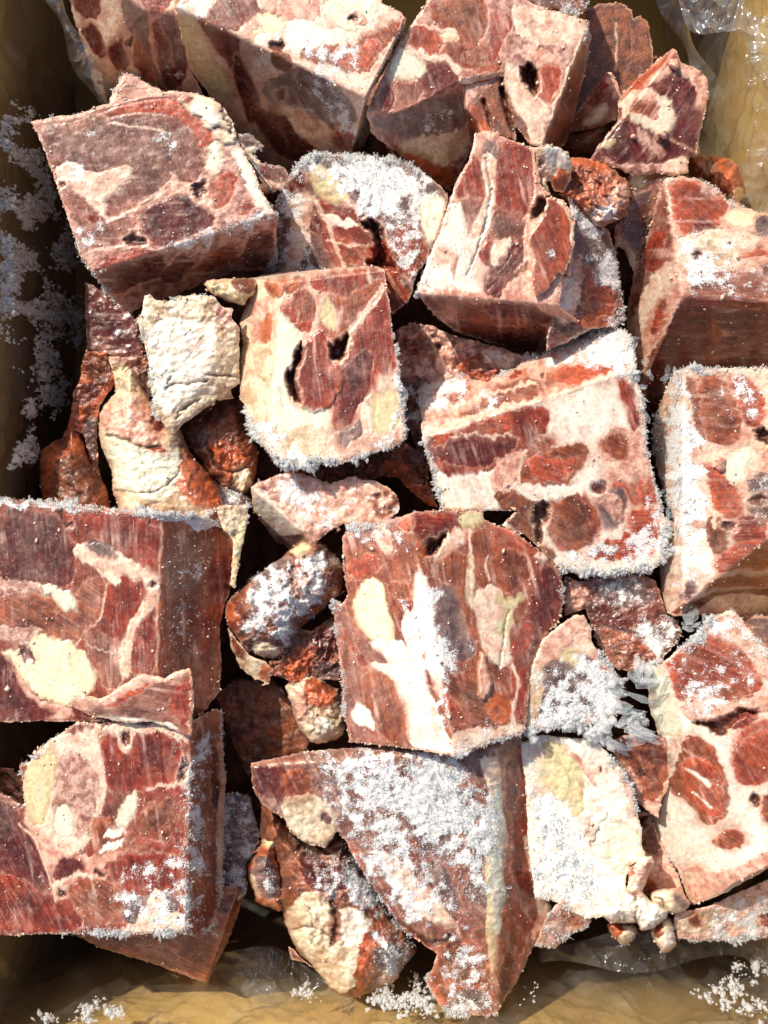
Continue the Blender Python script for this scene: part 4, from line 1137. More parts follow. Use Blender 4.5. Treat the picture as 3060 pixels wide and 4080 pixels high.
# ---- left big block
piece('meat_chunk', 'large dark red left-edge block with a big oval bone and comma-shaped gristle', 'meat chunk',
 'A2 -70,1470 0,1480 350,1518 700,1550 1000,1580 1240,1600 A3 1290,40 1340,150 1415,215 1405,400 1390,500 1350,620 1320,750 1330,950 1330,1060 1320,1135 1270,1200 1230,1260 1100,1330 500,1318 300,1318 -70,1325',
 ['A3 0,0,180 A3 965,70,180 A3 945,1030,180', 'A3 965,75,180 A3 945,1030,180 A3 1390,600,-120', 'A3 0,0,180 A3 965,80,180 A2 700,1545,100'],
 base='m', group=G, seed=56, frost=.16, fa=88, crumbs=1.5, regions='''
d a=85 A3 -60,40 360,60 400,200 460,380 380,520 240,500 -60,500
m a=88 A3 380,60 950,100 940,380 860,390 700,280 560,220 440,260 400,150
b a=30 A3 0,570 200,540 330,600 400,660 460,640 440,540 600,430 620,560 600,700 520,790 430,830 280,810 150,820 0,740
m a=88 A3 650,500 740,430 860,480 900,540 860,640 800,700 770,800 720,900 700,1000 720,1100 620,1100 560,980 500,820 600,740
p a=88 A3 500,830 600,780 720,830 700,930 740,1080 620,1110 560,960
m a=88 A3 800,760 940,660 940,1030 790,1030 780,900
f A3 480,250 560,240 700,290 800,370 900,420 950,440 960,520 960,600 900,660 840,700 800,780 770,900 780,1050 730,1060 710,900 760,780 800,690 880,610 900,520 860,460 760,420 720,440 720,490 650,480 560,380 430,310
g A3 500,230 620,240 720,320 640,320 560,300
c z=4 A3 240,510 330,505 350,540 400,535 450,590 455,640 400,660 370,640 330,580 270,545
q A3 -60,470 100,470 260,510 260,540 100,560 -60,570
q A3 -60,740 100,760 260,760 240,820 130,850 -60,820
o z=3 A3 170,840 240,812 330,820 430,850 500,920 550,1000 575,1110 500,1180 420,1240 300,1190 190,1120 110,1060 90,980 60,920 0,900 100,880 150,920
h z=30 A3 100,880 170,850 215,930 205,975 150,965
n w=6 A3 640,500 630,620 590,740 450,840
n w=5 A3 500,840 620,900 740,900
e a=90 A3 30,960 110,1080 240,1200 420,1250 430,1310 300,1310 100,1250 40,1100
d A3 -60,900 40,930 80,1080 200,1200 380,1300 -60,1310
b A3 980,110 1300,180 1390,240 1370,420 1310,600 1230,760 1220,1000 1100,1200 1000,1000 970,600
m a=88 A3 1280,240 1400,240 1400,480 1310,740 1320,950 1200,1000 1230,750
b a=88 A3 1180,1000 1310,950 1310,1120 1220,1170
s A3 1300,0 1500,0 1480,160 1420,330 1400,230 1330,150
n w=9 A3 975,80 965,400 950,700 945,1030
k w=12 A3 985,80 975,400 960,700 955,1030
h z=50 A3 905,480 930,470 935,500 910,505
h z=40 A3 400,150 430,140 430,170
v w=7 z=14 A3 370,40 385,100 400,160
F s=.32 A3 980,130 1250,180 1330,300 1200,700 1150,1000 980,1000
F s=1 e=10 A2 -60,1480 350,1520 800,1560 1250,1600 A3 1380,170 1340,200 1000,100 800,60 370,40 -60,15
Y s=.8 e=8 A2 -60,1470 1250,1590 A3 1400,190 1340,200 1000,80 370,30 -60,5
X s=.9 A2 -60,1440 1300,1560 A3 1440,200 1200,120 0,30
Y s=.12 A3 980,150 1300,220 1300,500 1200,900 980,900
Y s=1 A3 1000,60 1250,60 1400,200 1340,200 1100,110
''')
piece('fat_lump', 'yellow crusted strip of fat on the far upper corner of the big left block', 'fat lump',
 'A3 1300,40 1340,18 1420,20 1492,12 1490,80 1470,220 1440,340 1410,520 1385,500 1400,230 1330,150', ['A3 1300,40,60 A3 1490,15,40 A3 1400,500,20'], base='y', rough=7, wr=10, wrs=50, seed=57, frost=.2, T=300, regions='''
X s=.5 A3 1440,0 1520,0 1480,300 1420,500
s A3 1300,40 1480,20 1440,150 1350,140
''')
# ---- bottom left block
BL = piece('meat_chunk', 'large lower left block with a greenish cream bone knot and frost-crusted right edge', 'meat chunk',
 'A4 -70,255 0,270 60,300 120,350 150,330 132,180 112,110 150,90 A3 180,1560 230,1480 300,1430 370,1390 440,1340 470,1318 600,1330 750,1310 1150,1320 1230,1270 1300,1243 1332,1262 1335,1400 1350,1600 A4 1357,150 1350,400 1345,600 1330,880 1280,1050 1200,1150 1120,1110 900,1120 500,1114 -70,1126',
 ['A4 0,1125,190 A4 1118,1080,190 A3 1150,1400,190', 'A3 1150,1400,190 A4 1118,1080,190 A4 1350,600,-150'],
 base='m', group=G, seed=58, frost=.2, fa=80, crumbs=2, regions='''
m a=85 A3 600,1400 680,1370 720,1420 740,1520 800,1520 830,1400 1000,1370 1080,1420 1090,1540 1060,1659 A4 1060,200 900,240 640,280 620,0
f A4 140,120 330,-100 A3 400,1420 560,1340 1100,1340 1150,1420 1060,1420 1000,1370 860,1380 800,1400 760,1520 730,1500 700,1380 620,1370 590,1400 A4 600,0 630,200 620,320 560,500 480,620 400,700 290,720 200,590 150,480 170,330
q a=85 A4 330,50 440,20 540,100 600,200 560,380 520,520 420,520 330,430 300,250
y a=80 A4 150,110 240,60 330,0 350,80 300,250 260,420 210,460 170,400 150,250
c A4 330,360 400,350 440,420 430,520 370,540 320,480
c A4 680,450 760,300 820,270 830,320 790,420 700,500
b A4 560,440 640,400 720,500 820,520 740,620 620,640 560,560
w A4 600,600 740,545 720,590 630,615
w A4 620,520 700,480 760,500 680,530
e A4 120,460 220,560 300,600 460,640 560,660 720,620 720,660 600,700 540,740 640,780 640,810 440,780 340,920 320,860 290,720 200,600
m a=-45 A4 880,280 1040,230 1120,250 1110,400 1090,640 960,620 820,560 800,440
b a=-45 A4 860,360 1060,300 1060,500 920,560 840,520
d a=60 A4 -60,300 60,340 140,440 230,620 300,760 310,860 150,800 -60,700
d a=60 A4 330,720 420,660 510,680 500,750 400,780 320,790
b a=40 A4 430,840 500,790 620,780 740,850 760,950 720,1030 560,1050 440,950
m a=60 A4 -60,720 300,880 340,920 420,920 500,1060 400,1100 -60,1110
m a=85 A4 720,640 960,640 1080,700 1070,850 900,900 760,840 700,740
g a=85 A4 760,860 900,900 1080,880 1070,1030 900,1010 740,1050
f A4 920,830 980,900 1000,1000 1100,1000 1110,1090 880,1100 700,1090 860,1030
b A3 1170,1320 1320,1270 1340,1600 A4 1345,200 1290,300 1250,500 1240,800 1160,1000 1130,600 1130,200
s a=88 A4 1300,0 1355,-100 1350,700 1320,900 1310,500
d a=88 A4 1270,0 1310,0 1310,400 1280,350
y z=8 A4 1080,150 1120,110 1140,200 1090,210
n w=16 A4 900,250 1060,215 1120,235
n w=9 A4 120,460 250,600 300,800 330,920
n w=18 A4 330,830 420,770 540,760
h z=50 A3 720,1400 770,1390 780,1440 740,1460
h z=50 A3 590,1335 680,1332 640,1350
h z=40 A4 560,740 630,740 620,770 580,770
h z=30 A4 350,830 400,860 400,900 350,890
h z=60 A4 1070,190 1120,50 1140,100 1100,210
F s=.5 A4 700,700 1100,650 1100,1090 640,1060
F s=.45 A4 1090,-60 1260,-60 1250,400 1200,1000 1080,1090 1100,400
F s=.25 A3 1150,1340 1340,1300 1340,1659 1150,1659
F s=.3 A3 150,1580 560,1340 500,1500 250,1640
Y s=1.3 A4 1080,-100 1220,0 1240,600 1220,1000 1100,1100 1090,400
Y s=.8 A4 820,950 1120,980 1120,1100 820,1110
Y s=.5 A3 1160,1330 1330,1280 1330,1659 1160,1659
X s=1.3 A4 400,1060 1200,1040 1250,1200 400,1200
X s=.8 A3 150,1600 500,1300 400,1300 60,1659
X s=.9 A4 1180,400 1360,400 1360,900 1200,1180
X s=.5 A3 1300,1200 1360,1250 1380,1659 1320,1659
''')
piece('flap', None, None, 'A3 410,1210 445,1165 520,1165 600,1180 680,1140 760,1080 850,1030 920,1045 990,1060 1060,1015 1140,1000 1155,1060 1165,1200 1150,1400 1110,1400 1000,1350 900,1320 760,1330 640,1300 560,1290 470,1250',
 ['A3 410,1210,235 A3 1140,1000,240 A3 1130,1400,235'], base='p', parent=BL, seed=59, T=70, rough=3, frost=.25, fa=10, part_label='thin pink folded-over flap with a peach rim', rimcol=(226, 170, 130), regions='''
r A3 560,1190 700,1180 800,1090 900,1060 860,1120 740,1200 640,1230
m a=80 A3 1050,1120 1150,1060 1150,1390 1080,1300 1020,1260
e A3 410,1210 450,1165 600,1180 700,1140 850,1035 1000,1060 1140,1000 1140,1030 1000,1090 860,1080 740,1150 640,1210 560,1200 520,1260 440,1240
k w=10 A3 1150,1020 1145,1200 1130,1390
n w=8 A3 1155,1020 1152,1200 1140,1390
w A3 560,1290 800,1310 1000,1330 1080,1380 900,1330 640,1300
''')
piece('meat_chunk', 'dark brown triangular corner of a chunk jutting out below the lower left block', 'meat chunk',
 'A4 400,1100 1300,820 1480,850 1440,950 1390,1120 1250,1400 1230,1408 900,1290 600,1200', ['A4 400,1100,-200 A4 1380,900,-180 A4 1235,1405,-230', 'A4 1260,1300,-190 A4 1430,870,-190 A4 1390,1120,-330'],
 base='b', group=G, seed=60, frost=.15, fa=20, rim=.6, regions='''
b A4 700,1200 1050,1200 1060,1330 900,1290
u A4 1080,1120 1220,1060 1270,1150 1250,1250 1200,1300 1120,1250
d A4 1330,900 1420,870 1380,1000 1290,980
F s=.5 A4 1150,980 1380,900 1330,1150 1200,1240
Y s=.4 A4 1150,980 1320,980 1300,1180 1200,1200
Y s=.5 A4 700,1100 1100,1100 1050,1200 800,1200
''')
piece('meat_chunk', 'grey ice-coated chunk in shade right of the lower left block', 'meat chunk',
 'A4 1340,280 1430,262 1500,300 1520,400 1560,500 1540,600 1480,700 1480,880 1300,1000 1300,600', ['A4 1340,280,-200 A4 1510,300,-200 A4 1400,900,-220'],
 base='g', group=G, seed=61, frost=.65, rough=8, rim=.3, regions='''
Y s=.9 A4 1350,270 1540,320 1540,620 1360,800
u A4 1300,860 1420,800 1440,880 1300,960
X s=.4 A4 1440,250 1600,400 1560,640 1480,640
''')
piece('meat_chunk', 'shaded dark red scraps at the left edge above the lower left block', 'meat chunk',
 'A3 -70,1590 60,1600 120,1640 A4 130,60 140,340 80,330 0,260 -70,250', ['A3 -70,1600,-60 A4 130,60,-60 A4 0,260,-60'], base='u', group=G, seed=62, rough=12, wr=24, wrs=60, frost=.2, regions='''
k A4 0,20 110,40 120,130 20,120
q A4 60,150 130,180 140,330 80,280
v w=8 z=20 A4 -20,170 60,150 100,260
''')

# ---- centre pieces
piece('meat_chunk', 'wedge with frosty grey top and pale shaded side above the rime-furred lump', 'meat chunk',
 'B2 0,1420 60,1385 180,1340 300,1335 480,1400 600,1360 760,1390 830,1420 890,1490 895,1540 860,1600 810,1640 B3 560,130 450,190 330,300 230,280 150,240 A3 1560,110 A2 1520,1560 1510,1470',
 ['B2 0,1425,20 B2 600,1370,20 B3 420,160,20', 'B2 0,1425,20 B3 320,190,20 A3 1600,170,-260'],
 base='q', group=G, seed=71, frost=.4, rough=7, regions='''
e B2 180,1350 480,1410 600,1370 830,1420 880,1500 860,1600 600,1640 B3 330,130 B2 250,1620 150,1540
u B2 740,1440 820,1430 890,1500 880,1560 800,1600 740,1580
e B2 760,1500 820,1480 840,1530 780,1540
w B2 0,1430 60,1440 200,1600 B3 300,160 240,280 120,240 20,100 B2 0,1560
g B3 120,240 240,200 320,200 280,290 200,280
n w=14 B2 20,1420 150,1540 B3 250,20 320,170
h z=50 B2 745,1460 775,1455 770,1490
h z=50 B3 85,160 105,140 110,165
F s=.5 B2 150,1400 400,1380 500,1550 300,1600
F s=.3 B2 500,1560 860,1560 B3 500,120 350,120
X s=.4 B2 0,1380 500,1380 500,1430 0,1440
''')
piece('meat_chunk', 'dark puckered lump furred with rime between the big left block and the central block', 'meat chunk',
 'B3 190,340 240,270 330,220 420,230 470,290 530,340 560,400 550,540 490,600 420,660 330,720 290,780 240,880 180,950 100,940 30,920 0,880 A3 1500,920 1400,790 1360,720 1350,620 1400,560 1500,470 1659,350 B3 60,400',
 z0=120, pillow=(210, 150), soft=1, base='u', rough=14, wr=34, wrs=90, group=G, seed=72, frost=.5, rim=.4, T=300, regions='''
q B3 260,420 330,390 420,410 440,480 400,560 330,620 260,600 230,520
g B3 60,400 240,300 230,480 120,640 0,700 0,560
y B3 230,280 330,240 360,290 280,320
k A3 1360,620 1400,600 1420,720 1440,820 1380,760
s A3 1500,860 B3 60,840 180,900 100,940 0,900
k B3 290,700 480,600 480,640 330,740
h z=60 B3 320,430 345,420 350,450
v w=12 z=26 B3 190,520 240,480 250,400
v w=12 z=26 A3 1540,560 B3 0,600 100,620
h z=60 A3 1450,840 1520,830 1500,900
F s=.35 B3 0,400 450,260 430,600 150,860 0,800
Y s=.55 B3 0,420 420,300 440,560 200,860 0,800
Y s=.5 A3 1480,520 B3 0,420 0,820 A3 1550,800
X s=.5 A3 1340,600 1659,330 1600,300 1340,520
X s=.7 B3 0,860 240,850 200,980 0,960
''')
piece('meat_chunk', 'rusty red shreds of meat in the gap beside the rime-furred lump', 'meat chunk',
 'B3 230,860 300,760 360,780 490,690 520,830 540,1000 550,1080 400,1060 290,1120 200,1060 120,1040 110,960 180,950', ['B3 230,860,-20 B3 500,800,-60 B3 300,1100,-40'],
 base='u', group=G, seed=73, rough=16, wr=36, wrs=70, rim=.4, frost=.2, regions='''
k B3 240,880 340,860 380,940 300,1080 200,1050
d B3 370,780 500,760 520,900 440,960 360,900
g B3 380,960 520,980 540,1060 420,1060
''')
piece('skin_lump', 'cream and orange wrinkled skin knob below the rime-furred lump', 'skin lump',
 'B3 200,1070 300,1080 330,1030 420,1060 480,1110 540,1130 560,1250 575,1390 480,1440 380,1455 330,1410 280,1340 240,1220', z0=30, pillow=(110, 80), soft=1,
 base='s', rough=9, wr=30, wrs=70, seed=74, frost=.12, rim=.4, T=260, regions='''
k B3 320,1060 480,1110 540,1180 420,1230 340,1200
e B3 240,1120 330,1160 330,1340 270,1280
w z=8 B3 370,1310 430,1290 470,1340 460,1410 390,1400
g B3 420,1030 540,1060 540,1110 460,1090
v w=6 z=16 B3 350,1220 380,1320 360,1400
''')
piece('meat_chunk', 'yellow brown curled skin rim under the rime-furred lump', 'meat chunk',
 'A3 1370,760 1420,820 1500,920 1600,960 B3 120,1000 110,1080 60,1105 A3 1620,1090 1520,1060 1450,1000 1390,880', ['A3 1370,760,-40 B3 100,1000,-40 A3 1520,1070,-120'], base='s', group=G, seed=75, rough=8, T=200, regions='''
k A3 1560,980 1659,1000 1640,1090 1560,1060
u A3 1380,780 1500,930 1450,940
''')
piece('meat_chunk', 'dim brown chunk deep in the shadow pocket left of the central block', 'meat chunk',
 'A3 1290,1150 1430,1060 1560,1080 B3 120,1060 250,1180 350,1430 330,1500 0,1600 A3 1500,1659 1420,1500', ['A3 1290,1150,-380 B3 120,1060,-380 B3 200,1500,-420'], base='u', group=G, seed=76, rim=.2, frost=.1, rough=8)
# ---- the central block
piece('meat_chunk', 'sun-struck central block with a yellow oval bone and dazzling white fat stripe', 'meat chunk',
 'B3 490,595 545,612 580,560 555,400 552,210 620,125 760,140 850,105 990,60 1250,52 1390,60 1405,110 1480,140 C3 20,135 130,170 220,240 300,300 385,370 422,460 432,600 400,720 300,830 240,980 200,1390 0,1440 B3 1245,1530 1200,1522 950,1482 590,1442 560,1250 540,1000 505,760',
 ['B3 1000,340,230 B3 1235,1525,270 B3 500,700,70', 'B3 1000,340,230 B3 1235,1525,270 C3 420,640,30'],
 base='b', group=G, seed=77, frost=.2, crumbs=1.6, fa=75, K=4, regions='''
m a=0 B3 870,110 990,70 1250,60 1260,150 1170,220 1030,235 1000,180 900,140
r a=88 B3 870,110 960,80 980,170 900,140
y B3 1260,60 1400,70 1380,130 1300,160 1250,120
p B3 560,200 700,150 860,200 860,300 760,330 700,280 600,330 555,290
b a=75 B3 560,350 640,270 740,270 860,330 920,460 960,560 860,560 760,460 640,450 570,450
r a=75 B3 580,380 720,300 800,380 700,430 600,440
e z=5 B3 740,190 800,150 850,200 850,300 820,330 780,270 750,240
b a=75 B3 780,480 960,480 1000,640 960,800 900,760 860,640 800,560
o z=3 B3 710,455 770,480 800,560 820,680 860,760 850,850 800,860 740,830 670,790 640,700 615,620 640,540
m a=75 B3 960,560 1010,640 1010,760 1060,980 1110,1100 1060,1100 1010,900 960,760 920,650
w B3 1010,420 1050,450 1080,640 1110,800 1130,1000 1160,1200 1110,1120 1060,960 1020,760 970,560
w a=75 B3 700,830 860,850 900,840 1000,1000 1080,1200 1180,1400 1240,1525 1120,1500 960,1480 930,1280 880,1130 830,1060 700,1000 680,980
w B3 900,680 950,650 1010,860 1050,1080 1000,1000 930,850
p a=60 B3 500,640 600,680 660,800 740,900 840,960 700,960 600,850 510,780
p a=80 B3 510,800 600,840 660,960 690,1200 720,1400 800,1450 590,1440 560,1240
m a=75 B3 600,830 660,930 720,990 680,1000 640,940
b a=75 B3 680,1010 830,1060 890,1160 940,1320 945,1470 860,1440 760,1380 720,1240 690,1180
w B3 620,1230 700,1240 740,1360 690,1340 600,1300
f B3 1200,180 1320,160 1280,250 1180,340 1130,400 1090,330 1150,250
b a=75 B3 1320,170 1480,140 1620,210 1659,330 1659,480 1500,560 1440,400 1330,330 1300,250
r a=30 C3 0,90 120,170 220,240 300,300 260,360 150,320 50,300 0,280
b a=80 C3 0,310 160,310 240,380 220,470 150,560 80,540 0,440
d a=80 C3 300,370 390,400 425,460 425,600 390,720 300,800 240,960 200,1160 100,1100 100,950 180,750 240,600
m a=80 C3 130,800 240,700 200,1000 190,1360 110,1130
b a=88 B3 1080,350 1280,300 1320,480 1310,700 1250,700 1120,480
g a=88 B3 1130,480 1250,520 1300,700 1360,860 1300,960 1150,900 1120,700
b a=88 B3 1240,520 1310,500 1360,700 1370,860 1310,760
f a=85 B3 1330,560 1480,500 1540,640 1550,860 1560,980 1440,960 1380,800
s a=60 B3 1310,280 1330,480 1340,640 1310,600 1300,400
y a=60 B3 1560,640 1659,560 C3 30,600 60,560 100,700 0,800 B3 1580,760
b a=20 B3 1160,1060 1400,1000 1500,1100 1580,1300 1480,1360 1300,1340 1180,1240
k B3 1400,1200 1540,1160 1570,1320 1460,1340
r B3 1160,1130 1220,1200 1290,1320 1210,1310 1170,1230
f B3 1190,1400 1400,1360 1659,1350 C3 180,1380 0,1430 B3 1240,1520
n w=12 B3 1320,180 1320,380 1340,520
n w=14 B3 1560,980 1620,1100 C3 100,1300 180,1390
n w=8 B3 1430,320 1400,350 1440,480
v w=5 z=8 B3 1560,640 1500,900 1480,1000
h z=130 B3 1035,240 1140,225 1170,190 1165,240 1090,310 1060,320
k B3 990,240 1030,240 1055,290 1040,315 1000,300
w z=5 C3 260,310 330,300 330,350 280,340
e z=22 B3 1375,970 1405,900 1420,1000 1450,1080 1450,1120 1400,1190 1370,1170 1385,1090
F s=.6 B3 1000,350 1130,560 1220,1500 1130,1480 1060,1000
F s=.4 B3 550,150 860,120 1000,300 800,340 560,300
F s=.35 B3 1140,800 1380,820 1380,1060 1160,1120
F s=.5 B3 1200,1400 1659,1320 C3 200,1330 0,1430 B3 1240,1530
F s=.45 B3 860,560 1060,560 1100,1000 960,900
Y s=.6 B3 1160,1400 1659,1340 C3 200,1350 0,1440 B3 1240,1530
X s=.9 B3 540,60 900,60 900,220 540,220
X s=.5 B3 460,560 560,560 600,1440 520,1440
X s=1.6 B3 1150,1450 C3 0,1400 200,1360 200,1480 B3 1200,1600
X s=.3 C3 380,350 460,450 460,700 380,740
Y s=.4 B3 550,140 860,110 860,200 560,220
''')
piece('meat_chunk', 'triangular lobe with frosted purple muscle and thick fringe of ice crystals', 'meat chunk',
 'C3 400,745 500,680 550,680 590,760 600,850 660,930 720,1000 780,1100 760,1200 740,1280 600,1325 380,1360 180,1392 190,1200 240,980 300,830',
 ['C3 400,745,90 C3 780,1100,40 C3 180,1390,120'], base='e', group=G, seed=78, frost=.4, rough=4, T=200, regions='''
g a=60 C3 290,1000 400,940 470,960 560,1030 540,920 600,920 650,1000 700,1120 690,1240 560,1290 300,1330 270,1200
y C3 420,880 490,860 570,1020 540,1040 470,960 400,950
f C3 500,800 590,800 620,900 560,900 520,880
s C3 230,1000 290,960 300,1100 270,1320 200,1330
F s=.35 C3 280,950 680,950 700,1250 280,1330
F s=.8 C3 620,960 780,1000 780,1250 600,1330 200,1390 300,1310 600,1260
Y s=.8 C3 300,950 660,1000 680,1260 300,1320
Y s=1.4 C3 640,960 780,1020 780,1260 640,1320 200,1390 240,1330 620,1260
X s=2.5 C3 640,880 860,900 860,1340 200,1460 200,1350
X s=.6 C3 540,660 640,700 700,960 600,860
''')
piece('meat_chunk', 'rime-dusted maroon chunk with cracked surface between the central and right-hand blocks', 'meat chunk',
 'C3 430,520 440,440 520,480 620,460 900,430 980,470 1030,600 1050,680 1120,720 1140,790 1060,900 1010,950 900,990 850,1020 760,1010 700,960 640,860 600,740 560,640 440,680',
 ['C3 440,460,-60 C3 980,470,-60 C3 800,1020,-50'], base='d', group=G, seed=79, frost=.38, rough=9, wr=18, wrs=70, rim=.5, regions='''
b C3 640,760 800,790 1000,930 900,980 740,990 660,880
g C3 620,480 900,440 1000,600 840,640 640,600
q C3 440,480 560,480 580,580 520,640 440,640
g C3 880,720 1130,760 1000,900 860,820
F s=.5 C3 860,700 1140,740 1010,940 880,860
F s=.3 C3 600,460 950,440 960,600 620,640
Y s=.7 C3 880,700 1140,740 1020,940 880,860
Y s=.35 C3 620,560 900,560 900,900 660,900
X s=.8 C3 1000,560 1160,700 1120,860 1000,760
v w=6 z=14 C3 640,760 760,750 880,800
''')
# ---- right lower block
piece('meat_chunk', 'orange-red and white lower right block with a smooth white cartilage post', 'meat chunk',
 'C3 935,1080 960,1010 1030,962 1100,900 1250,800 1300,705 1370,670 1440,650 1490,690 1560,790 1640,880 1760,960 C4 1760,640 1659,725 1400,870 1200,947 1160,860 1120,740 1000,560 945,400 1020,310 1060,230 1055,100 C3 1050,1440 1000,1390 945,1230',
 ['C3 1045,960,130 C4 1200,945,130 C3 1700,1000,120', 'C3 1035,960,130 C3 1150,1350,130 C3 935,1180,-30', 'C4 1200,947,130 C4 1720,680,125 C4 1500,950,-200 / C4 1200,947 1760,645 1760,1100 1200,1100'],
 base='w', group=G, seed=80, frost=.25, crumbs=.8, fa=30, regions='''
r a=20 C3 1040,960 1100,910 1280,800 1380,800 1470,870 1540,960 1640,1080 1560,1150 1500,1200 1400,1220 1300,1180 1200,1170 1130,1200 1080,1100
b a=20 C3 1200,1120 1380,1080 1560,1120 1480,1200 1380,1220 1240,1180
e C3 1270,790 1310,710 1440,660 1490,700 1600,860 1760,1000 1700,1100 1640,1060 1500,880 1380,800
e C3 1130,1210 1240,1150 1400,1210 1540,1190 1760,1140 1760,1260 1600,1250 1460,1260 1330,1310 1200,1310 1150,1280
r a=60 C3 1440,1480 1500,1360 1600,1310 1760,1300 1760,1659 1600,1659 C4 1500,230 C3 1440,1600
r a=60 C4 1440,60 1560,-100 1760,-100 1760,220 1640,200 1560,220 1480,160
b a=60 C3 1110,1440 1200,1400 1300,1450 C4 1330,20 1380,130 1430,280 1380,430 1300,470 1230,420 1180,300 1080,260 1060,120 1090,0
r a=60 C4 1150,60 1300,60 1400,260 1360,420 1250,400 1160,240
b C4 1350,530 1420,490 1490,500 1500,560 1460,610 1370,600 1330,560
b C4 1620,300 1700,240 1760,240 1760,460 1660,460 1620,380
w w=14 C4 1180,130 1240,170 1310,225
w w=10 C4 1230,270 1270,300 1310,360
e C4 1140,780 1200,700 1300,760 1500,720 1760,560 1760,640 1500,820 1200,940 1160,860
f C4 1150,760 1240,760 1240,800 1170,820
s C4 1100,740 1160,900 1200,945 1120,760
c C3 940,1060 1000,1040 1060,1060 1140,1340 1100,1410 1000,1385 945,1230
y C4 1340,900 1659,730 1760,650 1760,760 1659,800 1300,960
h z=120 C3 1200,1320 1330,1320 1460,1270 1600,1240 1620,1270 1480,1290 1420,1350 1390,1410 1350,1400 1290,1350
h z=80 C4 1560,290 1600,280 1620,340 1600,370 1570,340
m C3 1390,1350 1460,1300 1560,1270 1600,1280 1480,1370
n w=14 C3 1100,1450 1180,1370 1240,1350
f C3 1050,1440 1160,1370 1120,1500 1080,1659 1040,1659
F s=.4 C3 1040,950 1500,880 1640,1100 1400,1220 1130,1200
F s=.4 C3 1130,1200 1600,1180 1700,1240 1200,1320
F s=.5 C3 1280,700 1480,660 1700,950 1480,880 1300,800
X s=1.2 C3 1080,820 1440,600 1760,960 1760,1060 1440,740 1140,940
X s=.3 C3 1160,1300 1600,1220 1600,1350 1160,1350
Y s=.35 C3 1280,700 1460,660 1640,900 1480,860
X s=.3 C4 900,380 1000,380 1200,940 1100,760
''')
piece('meat_chunk', 'shaded frosty brown chunk behind the lower right block at the right edge', 'meat chunk',
 'C3 1480,690 1520,680 1760,690 1760,1000 1620,880', ['C3 1480,690,-160 C3 1760,690,-160 C3 1640,880,-160'], base='u', group=G, seed=81, frost=.4, regions='''
g C3 1540,700 1700,720 1700,860 1600,820
X s=.6 C3 1440,660 1700,660 1660,760
''')
piece('meat_chunk', 'pinkish brown hide-like piece sloping between the cartilage slab and the lower right block', 'meat chunk',
 'C3 680,1440 800,1400 950,1390 1050,1420 1060,1560 C4 1060,240 1020,310 1000,420 960,400 880,340 830,230 760,80', ['C3 700,1420,-70 C3 1050,1420,-20 C4 980,410,-60'], base='e', group=G, seed=82, fa=70, frost=.15, rough=6, rim=.5, regions='''
b a=70 C3 720,1440 900,1400 1040,1440 1050,1600 C4 1040,220 990,330 900,300 C3 900,1659
v w=7 z=10 C3 880,1560 900,1659 C4 950,160 1000,310
F s=.3 C4 800,60 900,80 960,380 880,330
''')
piece('meat_chunk', 'dark shaded skin side seen in the narrow gap left of the lower right block', 'meat chunk',
 'C4 880,380 960,390 1010,560 1120,760 1160,880 1040,900 960,900 900,860 910,560', ['C4 880,380,-190 C4 1010,560,-190 C4 1100,880,-200'], base='e', group=G, seed=83, frost=.2, rim=.4, regions='''
u C4 900,400 980,420 1000,640 920,620
k C4 930,780 1000,820 960,880 920,860
h z=80 C4 890,420 920,420 905,500
''')
# ---- cartilage slab
piece('cartilage_slab', 'milky white slab with a yellow marrow patch and matted ice needles', 'cartilage slab',
 'C3 160,1450 300,1400 620,1430 700,1510 760,1640 C4 720,60 790,140 850,260 875,400 895,480 905,600 925,640 900,680 830,700 800,820 840,900 800,1020 690,1010 560,1030 480,980 380,920 260,900 220,600 200,200',
 ['C3 300,1450,20 C4 860,400,20 C4 400,940,-20'], base='w', rough=5, seed=84, frost=.25, fa=60, T=260, rimcol=(224, 200, 168), regions='''
y e=16 a=50 C4 300,20 400,0 480,130 500,240 460,330 360,280 300,160
y a=60 C4 280,-20 420,-40 520,100 560,260 520,420 460,400 490,240 400,60
e w=22 C4 440,0 560,120 620,220
v w=6 z=4 C4 700,400 640,480 590,600
v w=4 z=4 C4 590,440 560,540
h z=12 C4 640,125 660,130 650,150
c C4 680,460 800,440 890,520 900,620 820,700 760,780 700,640
e a=60 C4 800,100 860,280 890,430 860,400 820,300 760,150
F s=.7 C4 220,200 420,300 560,560 660,800 600,980 300,900
Y s=1.3 C4 210,340 420,360 560,560 680,860 500,980 300,900 230,600
Y s=.6 C4 200,100 300,160 300,400 220,400
X s=.5 C3 640,1440 C4 880,200 920,500 860,500 700,60
X s=.4 C4 240,880 600,960 600,1060 240,960
''')
SM = piece('gristle_scrap', 'creamy white knuckles of fat and gristle at the lower right above the plastic', 'gristle scrap',
 'C4 830,720 880,680 905,650 960,650 980,690 950,740 920,830 900,860 960,920 1000,930 1060,980 1050,1020 980,1080 900,1100 870,1050 800,1050 700,1045 660,1000 700,960 680,880 800,860 820,800',
 z0=60, pillow=(70, 45), base='w', rough=9, wr=20, wrs=70, seed=85, frost=.25, T=150, rimcol=(226, 200, 168), regions='''
e C4 880,700 960,660 960,720 900,830 840,800
k C4 800,700 850,690 830,780 800,800
e z=8 C4 820,860 900,850 900,900 830,900
v w=8 z=20 C4 700,870 820,850 870,930
v w=8 z=20 C4 860,960 880,1040
Y s=.5 C4 840,900 960,920 940,1000 840,980
''')
